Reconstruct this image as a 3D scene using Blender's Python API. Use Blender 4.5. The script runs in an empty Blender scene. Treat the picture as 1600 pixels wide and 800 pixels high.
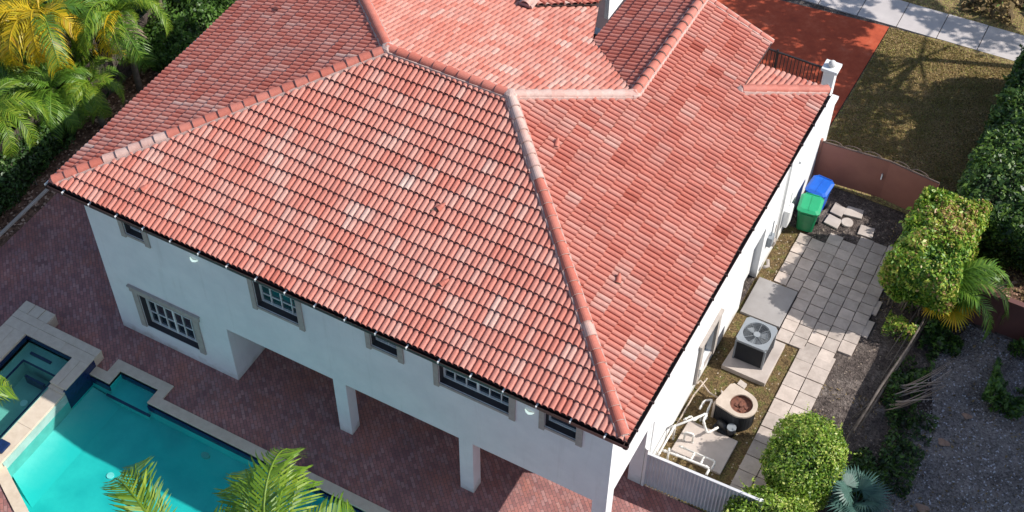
import bpy, bmesh, math, random
import numpy as np
from mathutils import Vector, Matrix
from mathutils.geometry import tessellate_polygon
R = math.radians
S = bpy.context.scene
COL = S.collection

# ------------------------------------------------------------------ camera
cam_d = bpy.data.cameras.new('camera'); cam = bpy.data.objects.new('camera', cam_d); COL.objects.link(cam)
yaw, pit, rol = 0.490, -0.861, 0.010
fw = Vector((-math.sin(yaw)*math.cos(pit), math.cos(yaw)*math.cos(pit), math.sin(pit)))
rt = Vector((math.cos(yaw), math.sin(yaw), 0)); up = rt.cross(fw)
r2 = rt*math.cos(rol)+up*math.sin(rol); u2 = -rt*math.sin(rol)+up*math.cos(rol)
M = Matrix((r2, u2, -fw)).transposed().to_4x4(); M.translation = Vector((23.97, -17.63, 35.0))
cam.matrix_world = M
cam_d.sensor_width = 36; cam_d.lens = 2194.867/1600*36; cam_d.clip_end = 2000; cam_d.clip_start = .5
S.camera = cam

# ------------------------------------------------------------------ sky, sun, exposure
SUN = Vector((1.12, .45, 1.0)).normalized()
w = bpy.data.worlds.new('World'); S.world = w; w.use_nodes = True
nt = w.node_tree; bg = nt.nodes['Background']; sky = nt.nodes.new('ShaderNodeTexSky')
sky.sky_type = 'NISHITA'; sky.sun_disc = False
sky.sun_elevation = math.asin(SUN.z); sky.sun_rotation = math.atan2(SUN.x, SUN.y)
nt.links.new(sky.outputs[0], bg.inputs[0]); bg.inputs[1].default_value = .13
sd = bpy.data.lights.new('sun', 'SUN'); sd.energy = 4.6; sd.angle = R(.5); sd.color = (1, .955, .89)
so = bpy.data.objects.new('sun', sd); COL.objects.link(so); so.rotation_euler = SUN.to_track_quat('Z', 'Y').to_euler()
so.location = (30, 10, 40)
S.view_settings.view_transform = 'Standard'; S.view_settings.look = 'None'
S.view_settings.gamma = 1; S.view_settings.exposure = .35
S.render.resolution_x = 1024; S.render.resolution_y = 512

# ------------------------------------------------------------------ materials
def nodes(name):
    m = bpy.data.materials.new(name); m.use_nodes = True
    n = m.node_tree.nodes; l = m.node_tree.links
    return m, n, l, n['Principled BSDF']
def ramp(n, stops):
    r = n.new('ShaderNodeValToRGB'); e = r.color_ramp.elements
    e[0].position, e[0].color = stops[0][0], (*stops[0][1], 1)
    e[1].position, e[1].color = stops[-1][0], (*stops[-1][1], 1)
    for p, c in stops[1:-1]:
        x = e.new(p); x.color = (*c, 1)
    return r
def objco(n, l, rot=0, scale=None):
    t = n.new('ShaderNodeTexCoord'); mp = n.new('ShaderNodeMapping'); l.new(t.outputs['Object'], mp.inputs[0])
    mp.inputs['Rotation'].default_value = (0, 0, rot)
    if scale: mp.inputs['Scale'].default_value = scale
    return mp.outputs[0]
def noise(n, l, co, sc, det=4, rough=.6):
    t = n.new('ShaderNodeTexNoise'); t.inputs['Scale'].default_value = sc; t.inputs['Detail'].default_value = det
    t.inputs['Roughness'].default_value = rough; l.new(co, t.inputs['Vector']); return t.outputs[0]
def bump(n, l, b, h, strength=.3, dist=.02):
    x = n.new('ShaderNodeBump'); x.inputs['Strength'].default_value = strength; x.inputs['Distance'].default_value = dist
    l.new(h, x.inputs['Height']); l.new(x.outputs[0], b.inputs['Normal'])
def mixc(n, l, fac, a, b, mode='MIX'):
    x = n.new('ShaderNodeMix'); x.data_type = 'RGBA'; x.blend_type = mode
    for sock, v in ((x.inputs[0], fac), (x.inputs[6], a), (x.inputs[7], b)):
        if hasattr(v, 'links'): l.new(v, sock)
        elif isinstance(v, (int, float)): sock.default_value = v
        else: sock.default_value = (*v, 1)
    return x.outputs[2]
def M_plain(name, c1, c2=None, sc=3, rough=.7, bmp=.2, metal=0, spec=.5, dist=.01, det=5):
    m, n, l, b = nodes(name); c2 = c2 or tuple(x*.8 for x in c1)
    co = objco(n, l); a = noise(n, l, co, sc, det)
    r = ramp(n, [(.3, c2), (.7, c1)]); l.new(a, r.inputs[0]); l.new(r.outputs[0], b.inputs['Base Color'])
    b.inputs['Roughness'].default_value = rough; b.inputs['Metallic'].default_value = metal
    b.inputs['Specular IOR Level'].default_value = spec
    if bmp: bump(n, l, b, noise(n, l, co, sc*8, 4), bmp, dist)
    return m
def attr(n, name):
    a = n.new('ShaderNodeAttribute'); a.attribute_name = name; return a.outputs['Fac']
def M_tile():
    m, n, l, b = nodes('clay_roof_tile')
    r = ramp(n, [(0, (.34, .080, .052)), (.2, (.46, .130, .088)), (.45, (.53, .185, .135)), (.65, (.56, .245, .19)), (.82, (.57, .33, .27)), (1, (.59, .44, .38))])
    l.new(attr(n, 'tone'), r.inputs[0])
    co = objco(n, l); nz = noise(n, l, co, 14, 5, .7)
    k = ramp(n, [(.3, (.82, .78, .78)), (.75, (1.08, 1.05, 1.05))]); l.new(nz, k.inputs[0])
    c = mixc(n, l, 1.0, r.outputs[0], k.outputs[0], 'MULTIPLY')
    st = noise(n, l, objco(n, l, 0, (1, 1, 1)), 1.3, 6, .7); sr = ramp(n, [(.48, (0, 0, 0)), (.75, (.5, .5, .5))]); l.new(st, sr.inputs[0])
    c2 = mixc(n, l, sr.outputs[0], c, (.30, .12, .10))
    l.new(c2, b.inputs['Base Color']); b.inputs['Roughness'].default_value = .62; b.inputs['Specular IOR Level'].default_value = .35
    bump(n, l, b, nz, .25, .006)
    return m
def M_leaf(name, stops, trans=.3, rough=.45):
    m, n, l, b = nodes(name)
    r = ramp(n, stops); l.new(attr(n, 'tone'), r.inputs[0]); l.new(r.outputs[0], b.inputs['Base Color'])
    b.inputs['Roughness'].default_value = rough; b.inputs['Specular IOR Level'].default_value = .5
    t = n.new('ShaderNodeBsdfTranslucent'); l.new(r.outputs[0], t.inputs[0])
    x = n.new('ShaderNodeMixShader'); x.inputs[0].default_value = trans
    l.new(b.outputs[0], x.inputs[1]); l.new(t.outputs[0], x.inputs[2]); l.new(x.outputs[0], n['Material Output'].inputs[0])
    return m
def M_paver():
    m, n, l, b = nodes('brick_pavers')
    def brick(rot, off):
        t = n.new('ShaderNodeTexBrick'); l.new(objco(n, l, rot), t.inputs['Vector'])
        t.inputs['Scale'].default_value = 1; t.inputs['Brick Width'].default_value = .20; t.inputs['Row Height'].default_value = .10
        t.inputs['Mortar Size'].default_value = .007; t.inputs['Mortar Smooth'].default_value = .3; t.inputs['Bias'].default_value = 0
        t.inputs['Color1'].default_value = (0, 0, 0, 1); t.inputs['Color2'].default_value = (1, 1, 1, 1); t.inputs['Mortar'].default_value = (.5, .5, .5, 1)
        return t
    t = brick(R(45), .5)
    r = ramp(n, [(0, (.27, .13, .125)), (.3, (.34, .165, .15)), (.6, (.41, .19, .165)), (.85, (.38, .22, .21)), (1, (.46, .26, .23))])
    l.new(t.outputs[0], r.inputs[0])
    nz = noise(n, l, objco(n, l), .55, 6, .7)
    st = ramp(n, [(.35, (.66, .62, .66)), (.65, (1.15, 1.02, 1.0))]); l.new(nz, st.inputs[0])
    c = mixc(n, l, 1.0, r.outputs[0], st.outputs[0], 'MULTIPLY')
    rz = ramp(n, [(.50, (0, 0, 0)), (.68, (.65, .65, .65))]); l.new(noise(n, l, objco(n, l, .7), .8, 5, .65), rz.inputs[0]); c = mixc(n, l, rz.outputs[0], c, (.44, .15, .10))
    c2 = mixc(n, l, t.outputs[1], c, (.12, .085, .08))
    l.new(c2, b.inputs['Base Color']); b.inputs['Roughness'].default_value = .75
    inv = n.new('ShaderNodeMath'); inv.operation = 'SUBTRACT'; inv.inputs[0].default_value = 1; l.new(t.outputs[1], inv.inputs[1])
    bump(n, l, b, inv.outputs[0], .6, .008)
    return m
def M_ground(name, cols, sc, spots=None, spot_sc=30, bmp=.5, rough=.95, dist=.03, thr=.12):
    m, n, l, b = nodes(name); co = objco(n, l)
    a = noise(n, l, co, sc, 10, .75); r = ramp(n, cols); l.new(a, r.inputs[0]); c = r.outputs[0]
    v = n.new('ShaderNodeTexVoronoi'); v.inputs['Scale'].default_value = spot_sc; l.new(co, v.inputs['Vector'])
    if spots:
        sp = n.new('ShaderNodeSeparateColor'); l.new(v.outputs['Color'], sp.inputs[0])
        k = ramp(n, [(0, (.55, .55, .55)), (1, (1.5, 1.5, 1.5))]); l.new(sp.outputs[0], k.inputs[0])
        c = mixc(n, l, 1.0, c, k.outputs[0], 'MULTIPLY')
        g = n.new('ShaderNodeMath'); g.operation = 'GREATER_THAN'; l.new(sp.outputs[1], g.inputs[0]); g.inputs[1].default_value = 1-thr
        c = mixc(n, l, g.outputs[0], c, spots)
    l.new(c, b.inputs['Base Color']); b.inputs['Roughness'].default_value = rough; b.inputs['Specular IOR Level'].default_value = .2
    bump(n, l, b, v.outputs['Distance'] if spots else noise(n, l, co, sc*9, 6), bmp, dist)
    return m
def M_water(name, tint, rip=2.2):
    m, n, l, b = nodes(name); out = n['Material Output']
    tr = n.new('ShaderNodeBsdfTransparent'); tr.inputs[0].default_value = (*tint, 1)
    gl = n.new('ShaderNodeBsdfGlossy'); gl.inputs['Roughness'].default_value = .03
    lw = n.new('ShaderNodeLayerWeight'); lw.inputs[0].default_value = .5; pw = n.new('ShaderNodeMath'); pw.operation = 'POWER'; pw.inputs[1].default_value = 4; l.new(lw.outputs['Facing'], pw.inputs[0]); fr = n.new('ShaderNodeMath'); fr.operation = 'MULTIPLY_ADD'; fr.inputs[1].default_value = .8; fr.inputs[2].default_value = .025; l.new(pw.outputs[0], fr.inputs[0])
    co = objco(n, l); bp = n.new('ShaderNodeBump'); bp.inputs['Strength'].default_value = .5; bp.inputs['Distance'].default_value = .03
    l.new(noise(n, l, co, rip, 4), bp.inputs['Height']); l.new(bp.outputs[0], gl.inputs['Normal'])
    x = n.new('ShaderNodeMixShader'); l.new(fr.outputs[0], x.inputs[0]); l.new(tr.outputs[0], x.inputs[1]); l.new(gl.outputs[0], x.inputs[2])
    l.new(x.outputs[0], out.inputs[0]); n.remove(b); return m
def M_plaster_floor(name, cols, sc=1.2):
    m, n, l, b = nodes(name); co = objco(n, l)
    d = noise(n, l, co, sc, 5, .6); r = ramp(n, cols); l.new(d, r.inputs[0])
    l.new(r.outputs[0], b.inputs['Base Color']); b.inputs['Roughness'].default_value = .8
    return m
T = {}
T['tile'] = M_tile()
T['mortar'] = M_plain('pink_mortar', (.58, .42, .37), (.44, .29, .25), 9, .95, .6, dist=.02)
def M_stucco():
    m, n, l, b = nodes('white_stucco'); co = objco(n, l)
    r = ramp(n, [(.3, (.67, .675, .68)), (.7, (.78, .78, .775))]); l.new(noise(n, l, co, .9, 6, .65), r.inputs[0])
    st = noise(n, l, objco(n, l, 0, (2.6, 2.6, .22)), 1.6, 6, .7); sr = ramp(n, [(.55, (1, 1, 1)), (.8, (.88, .87, .855))]); l.new(st, sr.inputs[0])
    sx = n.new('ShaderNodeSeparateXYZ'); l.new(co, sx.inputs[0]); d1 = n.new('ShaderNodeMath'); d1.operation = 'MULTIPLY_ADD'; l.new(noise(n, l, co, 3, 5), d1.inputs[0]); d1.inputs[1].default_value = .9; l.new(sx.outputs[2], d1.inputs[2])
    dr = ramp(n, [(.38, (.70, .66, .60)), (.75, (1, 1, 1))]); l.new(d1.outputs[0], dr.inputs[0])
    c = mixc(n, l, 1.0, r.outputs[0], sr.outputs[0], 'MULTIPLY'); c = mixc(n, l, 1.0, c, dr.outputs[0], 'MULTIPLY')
    l.new(c, b.inputs['Base Color']); b.inputs['Roughness'].default_value = .9; bump(n, l, b, noise(n, l, co, 22, 5), .35, .012); return m
T['stucco'] = M_stucco()
T['stucco_dirty'] = T['stucco']
T['soffit'] = M_plain('soffit_paint', (.55, .54, .52), None, 2, .8, 0)
T['brown'] = M_plain('brown_gutter_metal', (.060, .034, .030), (.045, .026, .024), 4, .4, .05)
T['white'] = M_plain('white_metal', (.80, .80, .78), (.72, .72, .70), 5, .4, .05)
T['ledge'] = M_plain('cast_stone_trim', (.42, .37, .33), (.33, .29, .26), 6, .85, .3)
T['glass'] = M_plain('window_glass', (.018, .032, .045), (.008, .016, .026), 2, .06, 0, spec=.8)
T['glass2'] = M_plain('window_glass_teal', (.012, .085, .085), (.01, .05, .06), 2, .08, 0, spec=.8)
T['recess'] = M_plain('shade_and_door_dark', (.05, .045, .05), None, 2, .8, 0)  # near-black: recess and valley shadow put into colour, also the door leaf
T['paver'] = M_paver()
T['cope'] = M_plain('travertine_coping', (.66, .55, .43), (.56, .45, .34), 5, .7, .3)
T['water'] = M_water('pool_water', (.48, .92, .90))
T['spawater'] = M_water('spa_water', (.60, .92, .88), 4)
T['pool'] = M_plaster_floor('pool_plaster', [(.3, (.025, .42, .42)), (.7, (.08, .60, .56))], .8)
T['spa'] = M_plaster_floor('spa_plaster', [(.3, (.26, .40, .36)), (.7, (.34, .50, .45))], 3)
T['navy'] = M_plain('navy_pool_tile', (.012, .03, .11), (.008, .02, .06), 12, .2, .1)
T['lightpl'] = M_plain('pale_plaster', (.75, .80, .78), None, 4, .6, .1)
T['soil'] = M_ground('dark_soil', [(.3, (.04, .032, .03)), (.5, (.085, .068, .06)), (.62, (.15, .125, .11)), (.78, (.26, .215, .185))], 1.3, (.25, .2, .16), 22, .7, thr=.02)
T['mud'] = M_ground('brown_mud', [(.3, (.06, .04, .02)), (.5, (.14, .095, .045)), (.62, (.10, .10, .03)), (.8, (.24, .17, .10))], 3.0, (.4, .33, .25), 25, .5, thr=.015)
T['gravel'] = M_ground('purple_grey_gravel', [(.3, (.08, .068, .064)), (.5, (.19, .17, .165)), (.75, (.31, .28, .265))], .9, (.50, .50, .56), 21, 1.0, dist=.05, thr=.055)
T['mulch'] = M_ground('leaf_mulch', [(.3, (.06, .035, .025)), (.55, (.16, .09, .06)), (.8, (.30, .18, .12))], 4, (.45, .3, .22), 14, .8, thr=.1)
T['slab'] = M_plain('concrete_paving_slab', (.42, .375, .36), (.27, .235, .225), 1.7, .85, .4, det=9)
T['concrete'] = M_plain('pale_concrete', (.55, .48, .43), (.40, .34, .30), 1.5, .85, .3, det=8)
T['stoop'] = M_plain('grey_stoop_concrete', (.34, .32, .31), (.27, .25, .24), 1.6, .85, .3, det=8)
T['drive'] = M_ground('red_stained_driveway', [(.3, (.33, .065, .035)), (.5, (.45, .085, .04)), (.62, (.50, .11, .055)), (.8, (.56, .18, .11))], 1.6, None, 20, .2)
T['walk'] = M_plain('pavement_concrete', (.56, .51, .49), (.44, .40, .39), 1.2, .85, .2, det=8)
T['grass_soil'] = M_ground('dry_lawn_soil', [(.3, (.10, .07, .035)), (.5, (.20, .145, .065)), (.7, (.32, .23, .12))], 3, (.30, .30, .08), 26, .6, thr=.12)
T['gate'] = M_plain('brown_gate_paint', (.34, .14, .10), (.27, .11, .08), 1.4, .55, .1)
T['iron'] = M_plain('wrought_iron', (.028, .022, .022), None, 6, .5, .1)
T['scroll'] = M_plain('brown_scroll_iron', (.16, .11, .09), None, 6, .5, .1)
T['fence'] = M_plain('grey_white_fence', (.60, .60, .61), (.50, .50, .52), 2, .6, .1)
T['wood'] = M_plain('weathered_boards', (.10, .075, .065), (.05, .038, .034), 3, .9, .5, det=8)
T['timber'] = M_plain('weathered_timber', (.20, .165, .14), (.08, .065, .055), 5, .9, .5, det=8)
T['acgrey'] = M_plain('grey_condenser_paint', (.26, .28, .30), (.22, .24, .26), 4, .45, .05)
T['acdark'] = M_plain('dark_condenser_louvre', (.030, .034, .040), (.022, .024, .03), 6, .5, .1)
T['acbeige'] = M_plain('beige_condenser_paint', (.54, .45, .37), (.42, .34, .27), 4, .6, .1)
T['rust'] = M_plain('rusty_fan_well', (.24, .09, .055), (.08, .035, .025), 12, .9, .5)
T['pvc'] = M_plain('white_pvc', (.78, .76, .72), (.66, .63, .58), 8, .4, .05)
T['black'] = M_plain('black_plastic', (.018, .018, .02), None, 6, .4, .1)
T['green'] = M_plain('green_plastic', (.010, .225, .085), (.008, .185, .07), 5, .38, .05)
T['greenlid'] = M_plain('pale_green_plastic', (.022, .34, .15), (.018, .29, .125), 5, .38, .05)
T['blue'] = M_plain('blue_plastic', (.010, .12, .55), (.008, .09, .45), 5, .38, .05)
T['label'] = M_plain('sticker_white', (.65, .72, .66), (.35, .5, .4), 30, .5, 0)
T['bark'] = M_plain('palm_bark', (.20, .16, .12), (.10, .08, .06), 9, .95, .6)
T['litter'] = M_plain('dry_leaf', (.34, .22, .16), (.24, .15, .11), 9, .9, .2)
T['red'] = M_plain('red_plastic', (.4, .05, .05), None, 9, .5, 0)
T['wallc'] = M_plain('courtyard_shade_dark', (.07, .045, .05), (.05, .035, .04), 4, .9, .2)  # dark colour carrying the shade of the courtyard gap
T['tan'] = M_plain('tan_brick', (.30, .16, .11), (.22, .11, .08), 5, .9, .4)
mm0, n0, l0, b0_ = nodes('wall_light_lens'); b0_.inputs['Base Color'].default_value = (.8, .85, .8, 1); b0_.inputs['Emission Color'].default_value = (.8, 1, .88, 1); b0_.inputs['Emission Strength'].default_value = .55; T['lamp'] = mm0
LF = {}
LF['hedge'] = M_leaf('hedge_leaf', [(0, (.035, .09, .012)), (.4, (.12, .24, .022)), (.75, (.28, .42, .04)), (1, (.55, .58, .16))])
LF['hedge2'] = M_leaf('hedge_leaf_yellowing', [(0, (.035, .11, .014)), (.35, (.13, .28, .025)), (.7, (.30, .44, .045)), (.9, (.46, .42, .08)), (1, (.50, .30, .14))])
LF['dark'] = M_leaf('dark_hedge_leaf', [(0, (.014, .036, .010)), (.5, (.045, .11, .02)), (1, (.18, .29, .05))])
LF['under'] = M_leaf('undergrowth_leaf', [(0, (.012, .028, .008)), (.5, (.035, .085, .015)), (1, (.11, .22, .03))])
LF['pgreen'] = M_leaf('palm_leaf_green', [(0, (.035, .09, .012)), (.5, (.10, .22, .02)), (1, (.26, .38, .05))])
LF['pyellow'] = M_leaf('palm_leaf_yellow', [(0, (.18, .18, .012)), (.4, (.55, .44, .015)), (.75, (.75, .48, .015)), (1, (.68, .30, .04))], .42)
LF['plime'] = M_leaf('palm_leaf_lime', [(0, (.045, .12, .010)), (.5, (.16, .29, .02)), (1, (.50, .56, .06))], .42)
LF['pdead'] = M_leaf('palm_leaf_dead', [(0, (.16, .11, .07)), (.5, (.33, .25, .19)), (1, (.52, .43, .37))], .15, .8)
LF['pblue'] = M_leaf('palm_leaf_blue_green', [(0, (.03, .075, .06)), (1, (.09, .19, .15))], .2)
LF['grass'] = M_leaf('lawn_blade', [(0, (.11, .075, .03)), (.35, (.20, .18, .04)), (.6, (.34, .24, .09)), (1, (.55, .38, .20))], .2, .8)
LF['dry'] = M_leaf('dry_scrub', [(0, (.08, .05, .02)), (.5, (.22, .15, .06)), (1, (.40, .30, .14))], .15, .8)

# ------------------------------------------------------------------ object helpers
def link(o, parent=None):
    COL.objects.link(o)
    if parent: o.parent = parent
    return o
def tag(o, label=None, cat=None, group=None, kind=None):
    for k, v in (('label', label), ('category', cat), ('group', group), ('kind', kind)):
        if v: o[k] = v
    return o
def empty(name, loc, rz=0, label=None, cat=None, group=None):
    o = bpy.data.objects.new(name, None); o.location = loc; o.rotation_euler = (0, 0, rz); o.empty_display_size = .2
    return tag(link(o), label, cat, group)
class MB:
    def __init__(s): s.v = []; s.f = []; s.t = []
    def add(s, vs, fs, tone=0):
        b = len(s.v); s.v += [tuple(x) for x in vs]; s.f += [tuple(b+i for i in f) for f in fs]; s.t += [tone]*len(fs); return s
    def box(s, x0, x1, y0, y1, z0, z1, tone=0):
        v = [(x, y, z) for z in (z0, z1) for x, y in ((x0, y0), (x1, y0), (x1, y1), (x0, y1))]
        return s.add(v, [(3, 2, 1, 0), (4, 5, 6, 7), (0, 1, 5, 4), (1, 2, 6, 5), (2, 3, 7, 6), (3, 0, 4, 7)], tone)
    def prism(s, poly, z0, z1, tone=0):
        n = len(poly); v = [(x, y, z0) for x, y in poly]+[(x, y, z1) for x, y in poly]
        return s.add(v, [tuple(range(n-1, -1, -1)), tuple(range(n, 2*n))]+[(i, (i+1) % n, (i+1) % n+n, i+n) for i in range(n)], tone)
    def tube(s, pts, r, seg=8, caps=True, tone=0):
        pts = [Vector(p) for p in pts]; rs = r if isinstance(r, (list, tuple)) else [r]*len(pts); V = []; n = len(pts)
        for i, p in enumerate(pts):
            t = (pts[min(i+1, n-1)]-pts[max(i-1, 0)]).normalized()
            a = t.cross(Vector((0, 0, 1)))
            if a.length < .05: a = t.cross(Vector((1, 0, 0)))
            a.normalize(); b = t.cross(a)
            for k in range(seg):
                q = 2*math.pi*k/seg; V.append(p+(a*math.cos(q)+b*math.sin(q))*rs[i])
        F = [(i*seg+k, i*seg+(k+1) % seg, (i+1)*seg+(k+1) % seg, (i+1)*seg+k) for i in range(n-1) for k in range(seg)]
        if caps: F += [tuple(range(seg-1, -1, -1)), tuple((n-1)*seg+k for k in range(seg))]
        return s.add(V, F, tone)
    def build(s, name, mat, parent=None, smooth=False, bevel=0):
        me = bpy.data.meshes.new(name); me.from_pydata(s.v, [], s.f)
        if any(s.t):
            a = me.attributes.new('tone', 'FLOAT', 'FACE'); a.data.foreach_set('value', np.array(s.t, dtype=np.float32))
        me.materials.append(mat)
        if smooth: me.polygons.foreach_set('use_smooth', [True]*len(me.polygons))
        me.update()
        if bevel:
            bm = bmesh.new(); bm.from_mesh(me)
            es = [e for e in bm.edges if len(e.link_faces) == 2 and e.calc_face_angle(0) > .6]
            bmesh.ops.bevel(bm, geom=es, offset=bevel, segments=2, affect='EDGES', profile=.5)
            bmesh.ops.recalc_face_normals(bm, faces=bm.faces); bm.to_mesh(me); bm.free()
        o = bpy.data.objects.new(name, me); return link(o, parent)
def flat(name, outer, z, mat, holes=(), kind='structure'):
    polys = [[Vector((x, y, 0)) for x, y in outer]]+[[Vector((x, y, 0)) for x, y in h] for h in holes]
    tri = tessellate_polygon(polys); vs = [(v.x, v.y, z) for p in polys for v in p]
    F = []
    for t in tri:
        a, b, c = (Vector(vs[i]) for i in t)
        F.append(tuple(t) if (b-a).cross(c-a).z > 0 else tuple(reversed(t)))
    m = MB(); m.add(vs, F); o = m.build(name, mat); tag(o, kind=kind); return o
def cells(us, zs, solid, thick, axis, pos, name, mat, parent):
    """wall lying along x (axis 'x': front face at y=pos, back at pos+thick) or along y (axis 'y': outer face x=pos, inner pos-thick)"""
    m = MB(); nu, nz = len(us)-1, len(zs)-1
    S_ = lambda i, k: 0 <= i < nu and 0 <= k < nz and solid((us[i]+us[i+1])/2, (zs[k]+zs[k+1])/2)
    P = (lambda u, d, z: (u, pos+d, z)) if axis == 'x' else (lambda u, d, z: (pos-d, u, z))
    for i in range(nu):
        for k in range(nz):
            if not S_(i, k): continue
            a, b, c, d = us[i], us[i+1], zs[k], zs[k+1]
            q = []
            q.append([P(a, 0, c), P(b, 0, c), P(b, 0, d), P(a, 0, d)])
            q.append([P(b, thick, c), P(a, thick, c), P(a, thick, d), P(b, thick, d)])
            if not S_(i-1, k): q.append([P(a, thick, c), P(a, 0, c), P(a, 0, d), P(a, thick, d)])
            if not S_(i+1, k): q.append([P(b, 0, c), P(b, thick, c), P(b, thick, d), P(b, 0, d)])
            if not S_(i, k-1): q.append([P(a, thick, c), P(b, thick, c), P(b, 0, c), P(a, 0, c)])
            if not S_(i, k+1): q.append([P(a, 0, d), P(b, 0, d), P(b, thick, d), P(a, thick, d)])
            for f in q: m.add(f, [(0, 1, 2, 3)])
    o = m.build(name, mat, parent)
    bm = bmesh.new(); bm.from_mesh(o.data); bmesh.ops.remove_doubles(bm, verts=bm.verts, dist=1e-4); bm.to_mesh(o.data); bm.free()
    return o

# ------------------------------------------------------------------ the house plan
H = 6.67; p = .359; W = 17.69; d = 6.915; w_ = 4.38; D = 14.04; D2 = 14.4; t_ = 2.072; e = .494; HB = 2.549
WR = W-e

# ------------------------------------------------------------------ ground, deck, paths
POOL_IN = [(.78, -1.52), (1.55, -1.52), (1.55, -.98), (3.0, -.98), (3.0, -1.52), (13.5, -1.52), (13.5, -8.0), (6.0, -8.0), (2.5, -6.15), (.78, -5.25)]
POOL_OUT = [(.78, -1.19), (1.22, -1.19), (1.22, -.65), (3.33, -.65), (3.33, -1.19), (13.83, -1.19), (13.83, -8.33), (5.92, -8.33), (2.35, -6.46), (.5, -5.5)]
HOLE = [(-2.3, -.7), (-1.5, -.7), (-1.5, -1.0), (.70, -1.0), (.70, -1.35), (1.35, -1.35), (1.35, -.78), (3.2, -.78), (3.2, -1.35), (13.65, -1.35), (13.65, -8.15), (5.95, -8.15), (2.4, -6.3), (.6, -5.4), (.6, -6.9), (-2.3, -6.9)]
BIGH = [(-2.4, -.6), (14, -.6), (14, -9), (-2.4, -9)]
flat('ground', [(-400, -400), (400, -400), (400, 400), (-400, 400)], -.05, T['soil'], [BIGH])
flat('paver_deck', [(-5.1, -14), (24, -14), (24, 3.08), (17.0, 3.08), (17.0, 4.2), (.9, 4.2), (.9, 16), (-5.1, 16)], 0, T['paver'], [HOLE])
flat('soil_strip', [(-7.2, -14), (-5.1, -14), (-5.1, 16), (-7.2, 16)], -.03, T['mulch'])
flat('side_yard_soil', [(17.0, 3.1), (22.6, 3.1), (22.6, 17), (17.0, 17)], -.035, T['soil'])
flat('muddy_strip', [(17.18, 3.14), (19.5, 3.14), (19.5, 10.2), (18.6, 10.2), (18.6, 12.2), (17.9, 12.2), (17.9, 14.6), (17.18, 14.6)], -.025, T['mud'])
flat('gravel_yard', [(23.3, -12), (60, -12), (60, 13.4), (23.85, 13.4), (23.6, 12.2), (23.2, 11.4), (23.6, 10.3), (23.9, 9.4), (23.4, 8.6), (23.6, 7.6), (23.2, 6.6), (23.5, 5.6), (23.3, 4.2)], -.02, T['gravel'])
flat('mulch_bed', [(22.5, 13.8), (50, 13.8), (50, 27), (22.5, 27)], -.03, T['mulch'])
flat('driveway', [(-8, 16.2), (16.8, 17.2), (16.95, 26.05), (-8, 23.0)], -.01, T['drive'])
flat('lawn', [(16.83, 17.0), (24, 17.0), (24, 27), (16.98, 26.0)], -.012, T['grass_soil'])
walk = MB()
for i in range(16):
    a, b = -1.4+i*1.55, -1.4+(i+1)*1.55-.03
    f = lambda x: 26.15+(x-16.6)*.055
    if b < 10: continue
    walk.prism([(a, f(a)), (b, f(b)), (b, f(b)+1.62), (a, f(a)+1.62)], -.05, .0+.006*(i % 2))
tag(walk.build('pavement', T['walk']), kind='structure')
flat('roadside_verge', [(8, 27.25), (40, 29.0), (40, 45), (8, 45)], -.015, T['grass_soil'])

rng = random.Random(7)
# concrete slabs
sl = MB()
def slab(x0, x1, y0, y1, z=.03, j=.012):
    c = ((x0+x1)/2, (y0+y1)/2); a = rng.uniform(-.012, .012); z += rng.uniform(-.008, .008)
    pts = []
    for x, y in ((x0, y0), (x1, y0), (x1, y1), (x0, y1)):
        dx, dy = x-c[0]+rng.uniform(-j, j)*.6, y-c[1]+rng.uniform(-j, j)*.6
        pts.append((c[0]+dx-a*dy, c[1]+dy+a*dx))
    sl.prism(pts, -.05, z, .01+rng.random())
g = .012
for c in range(2):
    x0 = 19.48+c*.57; y = 3.2+c*.0
    while y < 9.75:
        slab(x0+g, x0+.57-g, y+g, y+.57-g); y += .57
for i in range(-1, 5):
    x0 = 18.65+i*.47 if i >= 0 else 0
    if i < 0: continue
    y = 9.9 if i > 1 else 10.25
    y = 9.76 if i >= 2 else 9.86
    if i == 4: y = 10.35
    while y < (14.6, 14.6, 14.9, 15.1, 14.9)[i]:
        hh = rng.choice([.43, .43, .46, .5]); slab(x0+g, x0+.47-g, y+g, y+hh-g); y += hh
for x0, x1, ys in ((18.18, 18.65, 12.0), (17.75, 18.18, 12.05)):
    y = ys
    while y < 14.2:
        slab(x0+g, x1-g, y+g, y+.48-g, .03, .02); y += .48
slab(20.55, 20.95, 10.9, 11.2, .02); slab(20.98, 21.2, 11.3, 12.0, .015, .04); slab(20.9, 21.15, 12.3, 12.9, .015, .04)
so_ = sl.build('patio_paving', T['slab'], bevel=.006); tag(so_, kind='structure')
# slab tone variation through its attribute
mm, n, l, b = nodes('concrete_slab_toned')
co = objco(n, l); r_ = ramp(n, [(.3, (.37, .31, .27)), (.7, (.58, .50, .445))]); l.new(noise(n, l, co, 2.2, 9, .75), r_.inputs[0])
k_ = ramp(n, [(0, (.78, .78, .78)), (1, (1.12, 1.10, 1.08))]); l.new(attr(n, 'tone'), k_.inputs[0])
l.new(mixc(n, l, 1.0, r_.outputs[0], k_.outputs[0], 'MULTIPLY'), b.inputs['Base Color']); b.inputs['Roughness'].default_value = .85
bump(n, l, b, noise(n, l, co, 30, 5), .4, .006); so_.data.materials[0] = mm
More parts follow.
